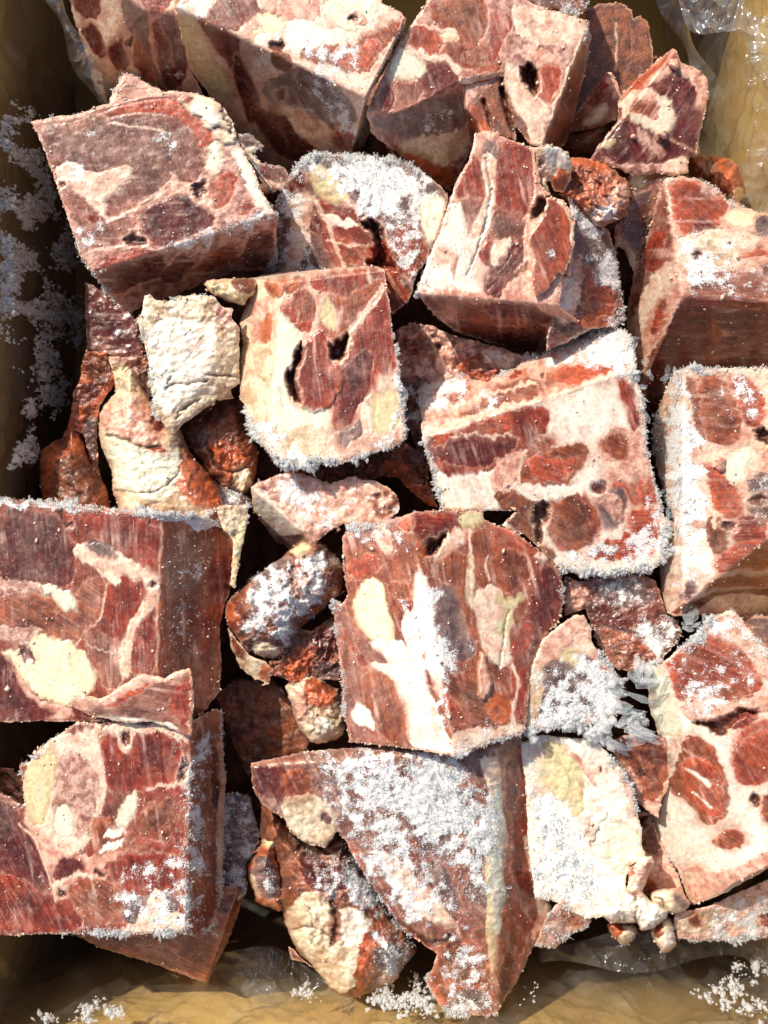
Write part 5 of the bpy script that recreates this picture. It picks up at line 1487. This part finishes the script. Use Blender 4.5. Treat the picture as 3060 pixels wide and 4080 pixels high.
piece('gristle_lump', 'yellow-white gristle lump with a folded ring under the lower right block', 'gristle lump',
 'C4 945,890 980,855 1060,840 1130,845 1170,900 1200,945 1150,985 1060,1000 1020,960 960,930', z0=40, pillow=(80, 60), soft=1, base='o', rough=5, seed=86, T=150, regions='''
v w=8 z=16 C4 970,890 1040,910 1050,980
g C4 1080,850 1160,900 1180,940 1120,960
F s=.5 C4 1080,850 1190,940 1120,980
''')
piece('gristle_lump', 'rounded tooth-like cream knob of gristle hanging over the plastic at the bottom right', 'gristle lump',
 'C4 960,1085 1000,1030 1070,1010 1095,1060 1100,1130 1110,1190 1060,1230 1020,1225 985,1170 950,1120', z0=-20, pillow=(90, 55), soft=1, base='o', rough=4, seed=87, T=160, regions='''
k C4 960,1090 1030,1040 1040,1100 980,1140
w C4 1020,1120 1100,1100 1100,1190 1030,1210
''')
piece('skin_lump', 'small glossy amber lump with ice in the dark hollow at lower right', 'skin lump',
 'C4 680,1040 800,1050 870,1060 870,1140 800,1190 760,1170 720,1130', z0=-90, pillow=(70, 50), soft=1, base='s', rough=5, seed=88, T=160, regions='''
k C4 690,1050 780,1060 760,1150 720,1120
Y s=1 C4 780,1080 880,1080 860,1190 760,1190
F s=.6 C4 780,1080 880,1080 860,1190 760,1190
''')
piece('meat_chunk', 'frosted peach-coloured chunk along the bottom right above the plastic', 'meat chunk',
 'C4 1095,1030 1100,1000 1300,950 1659,790 1760,740 1760,1120 1640,1140 1500,1150 1250,1165 1120,1140', ['C4 1100,1000,-60 C4 1760,740,-60 C4 1400,1170,-160'], base='e', group=G, seed=89, frost=.4, rough=9, wr=10, wrs=60, regions='''
s C4 1120,1020 1300,980 1420,1000 1300,1100 1140,1110
b C4 1180,1010 1250,990 1260,1070 1190,1060
m C4 1610,1010 1700,980 1700,1080 1640,1070
F s=.4 C4 1350,960 1659,860 1659,1130 1300,1160
Y s=.5 C4 1300,960 1659,860 1659,1130 1300,1160
X s=1 C4 1100,1060 1700,1060 1700,1200 1100,1200
''')
piece('meat_chunk', 'frosted brown scrap below the cartilage slab beside the bottom centre wedge', 'meat chunk',
 'C4 260,1190 330,1000 420,900 560,1000 600,1040 560,1080 480,1110 440,1160 380,1200', ['C4 330,1000,-60 C4 580,1040,-60 C4 330,1200,-160'], base='q', group=G, seed=90, frost=.5, rough=8, regions='''
b C4 420,980 560,1030 520,1080 430,1040
Y s=.7 C4 260,1000 480,1000 460,1180 260,1190
X s=.7 C4 300,1060 600,1040 500,1220 300,1220
''')
# ---- bottom centre wedge
piece('meat_chunk', 'long wedge at the bottom centre tapering down, its face furred with needles of ice', 'meat chunk',
 'B4 0,92 100,70 330,20 600,0 900,-10 1100,-60 1659,-100 C4 180,-60 215,200 225,420 262,650 310,860 358,955 300,1100 240,1220 140,1420 50,1560 0,1610 B4 1490,1590 1400,1612 1200,1602 1130,1540 1060,1440 1050,1380 1090,1330 1120,1240 1050,1190 960,1130 880,1060 850,1010 770,880 700,790 620,660 575,560 520,500 440,600 330,575 230,500 200,430 150,400 60,330 20,270 5,180',
 ['B4 100,100,90 B4 1450,100,140 B4 1480,1580,-60', 'B4 1440,100,140 B4 1480,1580,-60 C4 320,860,-200', 'B4 100,110,100 B4 900,45,130 B4 600,-30,20'],
 base='p', group=G, seed=91, frost=.3, rough=6, fa=65, K=8, regions='''
d B4 0,100 200,120 210,200 180,360 100,300 30,260 10,200
s B4 210,300 330,260 440,320 520,470 480,560 420,600 330,570 240,500 200,400
b B4 200,150 350,140 350,260 240,300 200,240
g B4 880,330 1050,300 1180,420 1200,600 1150,700 1050,620 940,500
f a=-50 B4 760,600 900,680 1050,850 1240,1060 1180,1080 960,960 800,760
g B4 1060,640 1200,760 1260,1000 1200,960 1100,800
r B4 580,560 640,640 760,860 700,790 620,660
y a=88 B4 1430,480 1520,440 1530,700 1490,1100 1470,1420 1420,1360 1420,900
f a=88 B4 1360,60 1500,60 1520,440 1440,480 1430,200
F s=.2 B4 600,600 1200,1100 1100,1150 700,850
d a=-50 B4 560,620 700,760 860,960 900,1040 850,1020 740,860 600,680
m a=82 B4 1530,60 1659,60 1659,1180 1600,1300 1540,1480 1500,1200 1540,700
m a=82 C4 100,0 190,0 215,400 180,560 240,720 290,940 200,1160 100,1350 30,1400 90,900 80,400
b a=82 C4 60,300 100,200 100,800 80,1300 40,1380 60,900
f a=82 C4 180,560 230,520 262,650 320,880 355,960 240,1200 290,960 240,720
d a=82 B4 1540,100 1600,80 1600,300 1560,400
d a=82 B4 1500,1250 1600,1180 1540,1560 1500,1580
c C4 0,200 60,200 70,700 50,1100 0,1100
b B4 1130,1180 1280,1130 1420,1240 1440,1440 1300,1480 1160,1420 1060,1380
u B4 1180,1140 1250,1130 1220,1400 1150,1320
k B4 1060,1380 1100,1340 1130,1470 1200,1590 1120,1520
v w=14 z=30 B4 850,1030 960,1100 1100,1180 1200,1140
k B4 880,1060 1100,1200 1120,1260 1000,1180
g B4 1180,1450 1400,1460 1460,1560 1250,1590
h z=26 B4 410,400 450,380 480,440 440,460
v w=7 z=12 B4 220,480 300,560 420,600
v w=6 z=10 B4 1000,650 1100,860 1240,1040
F s=.85 e=90 B4 350,60 1250,60 1460,400 1420,900 1200,620 900,450 500,200
F s=.5 B4 350,200 900,500 1300,1050 900,1020 600,600
F s=.4 B4 1130,1150 1450,1200 1450,1590 1150,1590
Y s=1.5 e=90 B4 900,60 1300,100 1480,420 1440,860 1300,900 1150,560 900,300
Y s=.9 e=80 B4 350,80 900,60 1100,500 1250,1000 800,700 500,300
Y s=.4 B4 1150,1200 1440,1250 1460,1560 1150,1560 1180,1200
X s=.5 B4 1050,1350 1500,1600 1500,1660 1000,1600
X s=.4 B4 560,540 860,1040 960,1120 860,1180 500,600
Y s=1 e=10 B4 510,490 640,500 640,550 520,540
''')
piece('skin_lump', 'bulky lump of cracked yellowish skin and purple meat under the bottom wedge', 'skin lump',
 'B4 60,280 160,300 230,500 340,580 450,620 520,510 580,560 700,790 770,880 860,1030 960,1130 1000,1200 980,1250 900,1330 880,1400 700,1480 620,1500 510,1490 400,1350 360,1290 290,1240 230,1130 200,1040 190,960 100,940 170,840 150,640 50,560 60,440',
 z0=20, pillow=(200, 170), soft=1, base='u', rough=9, wr=26, wrs=100, wa=70, seed=92, frost=.3, rim=.35, T=350, regions='''
s B4 230,960 360,860 480,900 520,1000 480,1140 540,1180 650,1100 700,1100 640,1240 620,1400 560,1480 500,1440 400,1320 290,1200 210,1080
w B4 540,960 700,1000 690,1130 640,1200 560,1180 540,1060
u B4 500,880 540,960 520,1150 480,1180 470,1060
d B4 300,600 450,640 560,580 620,700 560,880 380,860 300,760
k B4 700,1050 780,1060 800,1150 720,1300 680,1460 620,1460 650,1250
g B4 740,1180 960,1180 980,1260 880,1340 800,1400 760,1300
q B4 600,660 700,800 760,960 680,960 580,840
e B4 800,1330 880,1340 870,1400 760,1420
v w=6 z=12 B4 260,1080 360,1060 470,1140
v w=6 z=12 B4 340,960 380,1080 360,1180
v w=12 z=22 B4 500,900 520,1040 480,1180
h z=70 B4 310,570 430,610 460,640 400,640
F s=.6 B4 560,640 780,860 780,1000 600,940
F s=.45 B4 740,1120 960,1180 920,1330 760,1400
F s=.35 B4 380,640 560,600 560,900 380,900
Y s=1 B4 560,650 760,880 760,980 620,940 540,800
Y s=.9 B4 740,1110 960,1190 880,1340 760,1400
Y s=.5 B4 280,580 460,600 500,740 340,760
X s=.5 B4 560,560 960,1100 900,1150 560,700
''')
piece('skin_lump', 'amber-rimmed lump with a glassy ice window at the far left of the bottom wedge', 'skin lump',
 'B4 0,640 50,600 90,520 60,450 100,430 180,480 190,560 150,640 180,760 200,900 190,990 110,960 20,920 A4 1540,900 1490,780 1490,680 1560,620', z0=-40, pillow=(110, 80), soft=1,
 base='k', rough=6, wr=14, wrs=70, seed=93, frost=.15, rim=.3, T=260, regions='''
y B4 60,450 150,460 170,540 120,600 70,560
g B4 20,680 90,650 150,760 170,880 90,910 30,800
s A4 1500,740 1570,900 1540,880
F s=.5 B4 20,680 90,650 150,760 170,880 90,910 30,800
Y s=.5 B4 20,680 90,650 150,760 170,880 90,910 30,800
''')
piece('meat_chunk', 'dark red chunk edge in shade below the bottom skin lump at the lower left', 'meat chunk',
 'B4 220,1180 290,1250 400,1340 330,1290 240,1270', ['B4 220,1180,-200 B4 400,1340,-200 B4 240,1270,-220'], base='d', group=G, seed=94, T=200)

# ------------------------------------------------------------------ ground, box, plastic liner
def proc(name, fn, rough=.6):
    m = bpy.data.materials.new(name); t, N, L = NT(m); P = N['Principled BSDF']; P.inputs['Roughness'].default_value = rough
    fn(t, N, L, P); return m
def _card(t, N, L, P):
    geo = N.new('ShaderNodeNewGeometry').outputs['Position']
    mp = N.new('ShaderNodeMapping'); mp.inputs['Scale'].default_value = (1, 1, .35); L.new(geo, mp.inputs[0])
    n = noise_n(t, mp.outputs[0], 900, 4, .6); n2 = noise_n(t, geo, 25, 4, .6)
    c = mix_n(t, ramp(t, n, .3, .7), (.43, .27, .075), (.52, .33, .10))
    c = mix_n(t, math_n(t, 'MULTIPLY', ramp(t, n2, .4, .7), .5), c, (.40, .23, .07))
    L.new(c, P.inputs['Base Color'])
    b = N.new('ShaderNodeBump'); b.inputs['Strength'].default_value = .3; b.inputs['Distance'].default_value = .0003
    L.new(n, b.inputs['Height']); L.new(b.outputs[0], P.inputs['Normal'])
CARD = proc('corrugated_cardboard', _card, .75)
def _conc(t, N, L, P):
    geo = N.new('ShaderNodeNewGeometry').outputs['Position']
    n = noise_n(t, geo, 40, 6, .65); L.new(mix_n(t, n, (.16, .155, .15), (.3, .29, .28)), P.inputs['Base Color'])
GROUNDM = proc('concrete', _conc, .9)

def grid_obj(name, fn, nu, nv, mat, parent=None, loc=None, thick=0, smooth=True):
    a, b = np.meshgrid(np.linspace(0, 1, nu), np.linspace(0, 1, nv))
    co = fn(a, b).reshape(-1, 3)
    idx = np.arange(nu * nv).reshape(nv, nu)
    q = np.stack([idx[:-1, :-1], idx[:-1, 1:], idx[1:, 1:], idx[1:, :-1]], -1).reshape(-1, 4)
    o = raw_mesh(name, co, q.ravel(), np.arange(len(q)) * 4, mat, parent, loc=loc, smooth=smooth)
    if thick:
        m = o.modifiers.new('thickness', 'SOLIDIFY'); m.thickness = thick; m.offset = 0
    return o
def box_obj(name, x0, x1, y0, y1, z0, z1, mat, parent=None, loc=None):
    c = np.array([(x, y, z) for z in (z0, z1) for y in (y0, y1) for x in (x0, x1)], float) * S
    f = np.array([(0, 2, 3, 1), (4, 5, 7, 6), (0, 1, 5, 4), (2, 6, 7, 3), (0, 4, 6, 2), (1, 3, 7, 5)])
    return raw_mesh(name, c, f.ravel(), np.arange(6) * 4, mat, parent, loc=loc, smooth=False)

XL, XR, YB, YT, ZF, ZT = -1660., 1700., -2150., 3300., -1500., 250.
gr = box_obj('ground', -40000, 40000, -40000, 40000, ZF - 400, ZF - 60, GROUNDM); gr['kind'] = 'structure'
bx = empty('cardboard_box', (0, 0, (ZF - 50) * S)); tag(bx, 'open brown corrugated cardboard box holding the frozen meat', 'box')
bl = tuple(bx.location); TH = 36
box_obj('wall', XL - TH, XL, YB - TH, YT + TH, ZF, ZT, CARD, bx, bl)
box_obj('wall', XR, XR + TH, YB - TH, YT + TH, ZF, ZT, CARD, bx, bl)
box_obj('wall', XL, XR, YB - TH, YB, ZF, ZT - 1, CARD, bx, bl)
box_obj('wall', XL, XR, YT, YT + TH, ZF, ZT - 1, CARD, bx, bl)
box_obj('floor', XL - TH, XR + TH, YB - TH, YT + TH, ZF - 40, ZF, CARD, bx, bl)

def film_material():
    m = bpy.data.materials.new('clear_plastic_film'); t, N, L = NT(m)
    geo = N.new('ShaderNodeNewGeometry').outputs['Position']
    N.remove(N['Principled BSDF'])
    tr = N.new('ShaderNodeBsdfTransparent'); tr.inputs[0].default_value = (.93, .94, .94, 1)
    gl = N.new('ShaderNodeBsdfGlossy'); gl.inputs['Roughness'].default_value = .12; gl.inputs[0].default_value = (.95, .97, 1, 1)
    df = N.new('ShaderNodeBsdfDiffuse'); df.inputs[0].default_value = (.75, .75, .73, 1)
    tl = N.new('ShaderNodeBsdfTranslucent'); tl.inputs[0].default_value = (.75, .75, .73, 1)
    fz = N.new('ShaderNodeLayerWeight'); fz.inputs[0].default_value = .5
    n = noise_n(t, geo, 45, 2, .5, 1.0)
    b = N.new('ShaderNodeBump'); b.inputs['Strength'].default_value = .12; b.inputs['Distance'].default_value = .002
    L.new(n, b.inputs['Height'])
    for x in (gl, df, fz): L.new(b.outputs[0], x.inputs['Normal'])
    s1 = N.new('ShaderNodeMixShader'); s1.inputs[0].default_value = .5; L.new(df.outputs[0], s1.inputs[1]); L.new(tl.outputs[0], s1.inputs[2])
    s2 = N.new('ShaderNodeMixShader'); L.new(math_n(t, 'ADD', .06, math_n(t, 'MULTIPLY', ramp(t, noise_n(t, geo, 22, 3, .5, 1.5), .45, .8), .14)), s2.inputs[0]); L.new(tr.outputs[0], s2.inputs[1]); L.new(s1.outputs[0], s2.inputs[2])
    s3 = N.new('ShaderNodeMixShader'); L.new(math_n(t, 'ADD', .03, math_n(t, 'MULTIPLY', math_n(t, 'POWER', fz.outputs['Facing'], 3.0), .6), clamp=True), s3.inputs[0]); L.new(s2.outputs[0], s3.inputs[1]); L.new(gl.outputs[0], s3.inputs[2])
    L.new(s3.outputs[0], N['Material Output'].inputs[0]); return m
FILM = film_material()
LN = empty('plastic_liner', (0, 0, ZF * S)); tag(LN, 'crumpled clear plastic bag lining the cardboard box', 'plastic liner'); ll = tuple(LN.location)
def wr_noise(a, b, sd, sa=260., sb=700.):
    return ridge(a + .5 * b, b / 2.6, 420., 2, sd) - .5 + .30 * ridge(a - .7 * b, b * .5, 200., 2, sd + 5) ** 3 + .1 * ridge(a * .6 + b, b - .4 * a, 170., 1, sd + 9) ** 4
def wall_film(side, off, amp, sd, bulge=0.):
    def fn(a, b):
        if side in 'LR':
            y = (YB + 20) + (YT - YB - 40) * a; z = ZF + 30 + (ZT + 60 - ZF) * b
            w_ = wr_noise(y, z, sd); k = np.clip(1.2 - b * .7, 0, 1.2)
            d_ = off + amp * (w_ + .5) + bulge * (1 - b) ** 2
            x = XL + d_ if side == 'L' else XR - d_
        else:
            x = (XL + 20) + (XR - XL - 40) * a; z = ZF + 30 + (ZT + 60 - ZF) * b
            w_ = wr_noise(x, z, sd)
            d_ = off + amp * (w_ + .5) + bulge * (1 - b) ** 2
            y = YB + d_ if side == 'B' else YT - d_
        return np.stack([x, y, z], -1) * S
    return fn
grid_obj('film', wall_film('L', 20, 70, 301, 120), 260, 120, FILM, LN, ll)
grid_obj('film', wall_film('R', 20, 80, 311, 100), 260, 120, FILM, LN, ll)
grid_obj('film', wall_film('B', 20, 80, 321, 160), 220, 120, FILM, LN, ll)
grid_obj('film', wall_film('T', 20, 60, 331, 60), 200, 100, FILM, LN, ll)
# gathered bunch of film in the top right corner, and hanging pleats
def fold(u0, v0, u1, v1, wid, z0, z1, amp, sd):
    def fn(a, b):
        u = u0 + (u1 - u0) * a + (b - .5) * wid * (1 + .5 * np.sin(a * 9 + sd)) * (v1 - v0) / max(1, math.hypot(u1 - u0, v1 - v0)) * -1
        v = v0 + (v1 - v0) * a + (b - .5) * wid * (1 + .5 * np.sin(a * 9 + sd)) * (u1 - u0) / max(1, math.hypot(u1 - u0, v1 - v0))
        z = z0 + (z1 - z0) * a + amp * (ridge(u + 40 * fbm(u, v, 200, 1, sd), v, 130, 2, sd + 1) - .4) - 60 * np.abs(b - .5) ** 2
        X, Y, Z = world(u, v, z); return np.stack([X, Y, Z], -1)
    return fn
def sheen_film():
    m = FILM.copy(); m.name = 'bunched_plastic_film'
    for n in m.node_tree.nodes:
        if n.type == 'MATH' and n.operation == 'ADD' and not n.inputs[0].is_linked and abs(n.inputs[0].default_value - .06) < 1e-4: n.inputs[0].default_value = .14
        if n.type == 'MATH' and n.operation == 'ADD' and not n.inputs[0].is_linked and abs(n.inputs[0].default_value - .03) < 1e-4: n.inputs[0].default_value = .12
    return m
FILM2 = sheen_film()
grid_obj('fold', fold(2730, -60, 3120, 190, 190, 150, 120, 70, 351), 150, 80, FILM2, LN, ll)
grid_obj('fold', fold(2640, -60, 2850, 420, 70, 40, -260, 26, 352), 120, 24, FILM, LN, ll)
grid_obj('fold', fold(3060, 220, 2990, 960, 120, -60, -300, 40, 353), 140, 30, FILM, LN, ll)
grid_obj('fold', fold(190, -60, 420, 420, 70, -120, -420, 20, 354), 120, 24, FILM2, LN, ll)
grid_obj('fold', fold(700, 3800, 1400, 3960, 150, -420, -330, 60, 355), 140, 40, FILM, LN, ll)
grid_obj('fold', fold(2150, 3800, 3100, 3770, 120, -350, -350, 70, 356), 180, 40, FILM, LN, ll)

# loose frost clinging to the liner
def frost_patch(label, polys, plane, n, seed, size=1.0):
    P = [(p[0], p[1]) for p in pts(polys)]; A = np.array(P)
    r = np.random.default_rng(seed)
    u = r.uniform(A[:, 0].min(), A[:, 0].max(), n * 6); v = r.uniform(A[:, 1].min(), A[:, 1].max(), n * 6)
    s = poly_sdf(P, u, v); den = sstep(-.15, .45, fbm(u, v, 150, 4, seed)) * sstep(-10, 40, s) * (.25 + .75 * sstep(-.2, .4, fbm(u, v, 40, 2, seed + 1)))
    k = np.where(r.random(len(u)) < den)[0][:n]
    u, v = u[k], v[k]
    z = plane(u, v)
    X, Y, Z = world(u, v, z); pos = np.stack([X, Y, Z], 1) + r.normal(size=(len(k), 3)) * 3 * S
    L_ = (r.gamma(2.2, 4.2, len(k)) + 3) * size
    e = scatter('loose_frost', pos, r.normal(size=(len(k), 3)) + np.array([[0, 0, .5]]), L_ * S, (1.8 + L_ * .4) * S, r.uniform(.25, .9, len(k)), ICE, None, None)
    tag(e, label, 'frost', None, 'stuff')
def on_left(u, v):      # just inside the left film
    return D * (1 - (XL + 150) / ((u - CU)) ) * 1.0
def left_z(u, v):
    f = (XL + 165) / np.minimum(u - CU, -1150); return np.clip(D - f * D, -900, -20)
def bot_z(u, v):
    f = (YB + 185) / (-(np.maximum(v - CV, 1500))); return np.clip(D - f * D, -1100, 0)
frost_patch('greyish loose frost crystals clinging to the plastic along the left wall', 'A1 -60,900 60,600 230,640 240,760 300,1000 420,1300 480,1480 540,1659 A2 500,180 510,600 400,900 260,960 120,800 0,560 -60,560', left_z, 9000, 401, .95)
frost_patch('small clumps of frost on the left plastic beside the dark orange lump', 'A2 130,780 280,760 420,900 300,1080 300,1300 40,1320 60,1180 160,1040', left_z, 1100, 402, 1.2)
frost_patch('thin trail of frost grains on the plastic at the bottom left', 'A4 320,1400 500,1440 740,1560 740,1659 180,1659 260,1600 480,1590 420,1500', bot_z, 900, 403, 1.2)
frost_patch('icy frost heap on the plastic beneath the bottom centre lump', 'B4 180,1440 360,1440 700,1470 980,1340 1060,1450 1150,1600 1000,1659 860,1600 700,1530 360,1530', bot_z, 1700, 404, 1.1)
frost_patch('scattered frost flakes on the tan plastic at the bottom right corner', 'C4 1180,1370 1400,1380 1480,1200 1659,1180 1700,1680 1200,1500', bot_z, 500, 405, 1.3)
frost_patch('few frost grains on the tan plastic right of the wedge tip', 'C4 100,1560 240,1400 360,1440 160,1600', bot_z, 90, 406, 1.0)

frost_patch('matted glassy ice needles bridging the gap right of the triangular lobe', 'C3 660,940 720,980 860,1010 1000,940 1040,1010 960,1100 950,1240 900,1330 820,1420 640,1440 500,1380 640,1320 740,1260', lambda u, v: 60 + 50 * fbm(u, v, 60, 2, 7), 2600, 407, 1.7)
# large clear hexagonal plates of hoar frost
def hoar(label, spots, z, seed):
    r = np.random.default_rng(seed); co = []; fc = []; ls = []; cl = []; mi = []
    hexa = [(-.5, -.2), (-.5, .22), (.1, .5), (.45, .3), (.6, -.1), (.1, -.42)]
    def add(vs, fs, m):
        b = len(co); co.extend(vs)
        for f in fs: fc.extend([b + i for i in f]); ls.append(len(f)); mi.append(m)
    spots = [(u + r.normal() * l * .22, v + r.normal() * w_ * .4, l * .95, w_ * .9, an + r.normal() * 24) for (u, v, l, w_, an) in spots for _ in range(2)]
    for (u, v, ln_, wd_, an) in spots:
        a = math.radians(an); ln_ *= r.uniform(.8, 1.5); wd_ *= r.uniform(.6, 1.2); ux, uy = math.cos(a), math.sin(a); tu, tv_ = r.uniform(-.9, .9), r.uniform(-.9, .9); zt = z + r.uniform(-10, 40)
        def P(hx, hy, h):
            px, py = hx * ln_, hy * wd_
            X, Y, Z = world(u + px * ux - py * uy, v + px * uy + py * ux, zt + h + tu * px + tv_ * py); return (X, Y, Z)
        add([P(x, y, 0) for x, y in hexa] + [P(x, y, 4) for x, y in hexa],
            [[5, 4, 3, 2, 1, 0][::-1], [11, 10, 9, 8, 7, 6]] + [[i, 6 + i, 6 + (i + 1) % 6, (i + 1) % 6] for i in range(6)], 0)
        for k in ((1.0, .965), (.55, .53)):
            vs = [P(x * q + .5 * (1 - q) * .8, y * q, h) for q in k for h in (3, 8) for x, y in hexa]
            fs = []
            for i in range(6):
                j_ = (i + 1) % 6
                fs += [[i, 6 + i, 6 + j_, j_], [12 + i, 12 + j_, 18 + j_, 18 + i], [6 + i, 18 + i, 18 + j_, 6 + j_], [i, j_, 12 + j_, 12 + i]]
            add(vs, fs, 1)
    st = np.concatenate([[0], np.cumsum(ls)[:-1]])
    o = raw_mesh('ice_plates', np.array(co), np.array(fc), st, CLEAR, None, smooth=False); o.data.materials.append(ICE)
    o.data.polygons.foreach_set('material_index', np.array(mi, dtype=np.int32)); tag(o, label, 'ice', None, 'stuff')
def clear_ice():
    m = bpy.data.materials.new('clear_ice'); t, N, L = NT(m); P = N['Principled BSDF']
    P.inputs['Base Color'].default_value = (.8, .85, .87, 1); P.inputs['Roughness'].default_value = .08
    tr = N.new('ShaderNodeBsdfTransparent'); a = N.new('ShaderNodeMixShader'); lw = N.new('ShaderNodeLayerWeight'); lw.inputs[0].default_value = .4
    L.new(math_n(t, 'ADD', .05, math_n(t, 'MULTIPLY', lw.outputs['Facing'], .4), clamp=True), a.inputs[0]); L.new(tr.outputs[0], a.inputs[1]); L.new(P.outputs[0], a.inputs[2])
    L.new(a.outputs[0], N['Material Output'].inputs[0]); return m
CLEAR = clear_ice()
def kk(t_, *rows):
    o = []
    for x, y, l, w_, an in rows:
        p = pts('%s %d,%d' % (t_, x, y))[0]; o.append((p[0], p[1], l * KT, w_ * KT, an))
    return o
hoar('cluster of large clear hexagonal ice plates fringing the triangular lobe', kk('C3', (760, 1440, 170, 90, 25), (850, 1390, 140, 80, 15), (930, 1380, 150, 80, 20), (940, 1440, 130, 60, 5), (880, 1250, 140, 60, 10), (800, 1230, 110, 60, -20), (950, 1080, 140, 70, 25), (900, 1010, 110, 80, -60), (760, 1150, 100, 50, 15), (820, 1320, 120, 60, 0), (860, 1080, 90, 50, 50), (700, 1380, 100, 60, 60)), 130, 501)
hoar('dark glassy ice crystals in the gap above the lower right block', kk('C3', (1200, 690, 110, 90, -50), (1180, 770, 60, 40, 20), (1270, 700, 60, 20, 70), (1230, 730, 70, 40, 10)), 40, 502)
r_ = np.random.default_rng(9)
hoar('clear hexagonal frost flakes along the right rim of the stripe block', kk('C2', *[(x + r_.uniform(-12, 12), y, r_.uniform(26, 52), r_.uniform(16, 30), r_.uniform(-90, 90)) for x, y in ((910, 680), (930, 740), (880, 560), (905, 820), (930, 890), (940, 990), (850, 510), (710, 400), (990, 1460), (1030, 1460), (1050, 1560), (1060, 1600), (1040, 780), (1080, 720), (1100, 1340))] + [(1100, 1345, 80, 60, 20), (1040, 765, 60, 40, -40), (710, 420, 70, 34, -60)]), 110, 503)
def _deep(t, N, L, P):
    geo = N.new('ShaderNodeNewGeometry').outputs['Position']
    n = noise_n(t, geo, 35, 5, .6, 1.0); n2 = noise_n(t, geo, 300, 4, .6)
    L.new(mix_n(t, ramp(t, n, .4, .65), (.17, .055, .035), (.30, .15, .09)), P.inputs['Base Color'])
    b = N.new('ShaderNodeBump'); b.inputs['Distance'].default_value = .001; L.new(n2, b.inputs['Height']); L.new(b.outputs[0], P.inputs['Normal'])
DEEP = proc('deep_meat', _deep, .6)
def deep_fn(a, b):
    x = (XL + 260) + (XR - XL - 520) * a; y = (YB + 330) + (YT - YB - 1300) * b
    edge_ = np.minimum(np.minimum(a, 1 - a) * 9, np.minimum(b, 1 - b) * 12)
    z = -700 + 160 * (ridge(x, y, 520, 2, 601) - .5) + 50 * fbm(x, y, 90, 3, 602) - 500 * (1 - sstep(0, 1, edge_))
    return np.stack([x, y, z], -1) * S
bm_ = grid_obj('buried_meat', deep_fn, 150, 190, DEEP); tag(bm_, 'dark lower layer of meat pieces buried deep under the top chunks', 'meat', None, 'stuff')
print('TRIS', sum(len(o.data.loops) - 2 * len(o.data.polygons) for o in bpy.data.objects if o.type == 'MESH'))
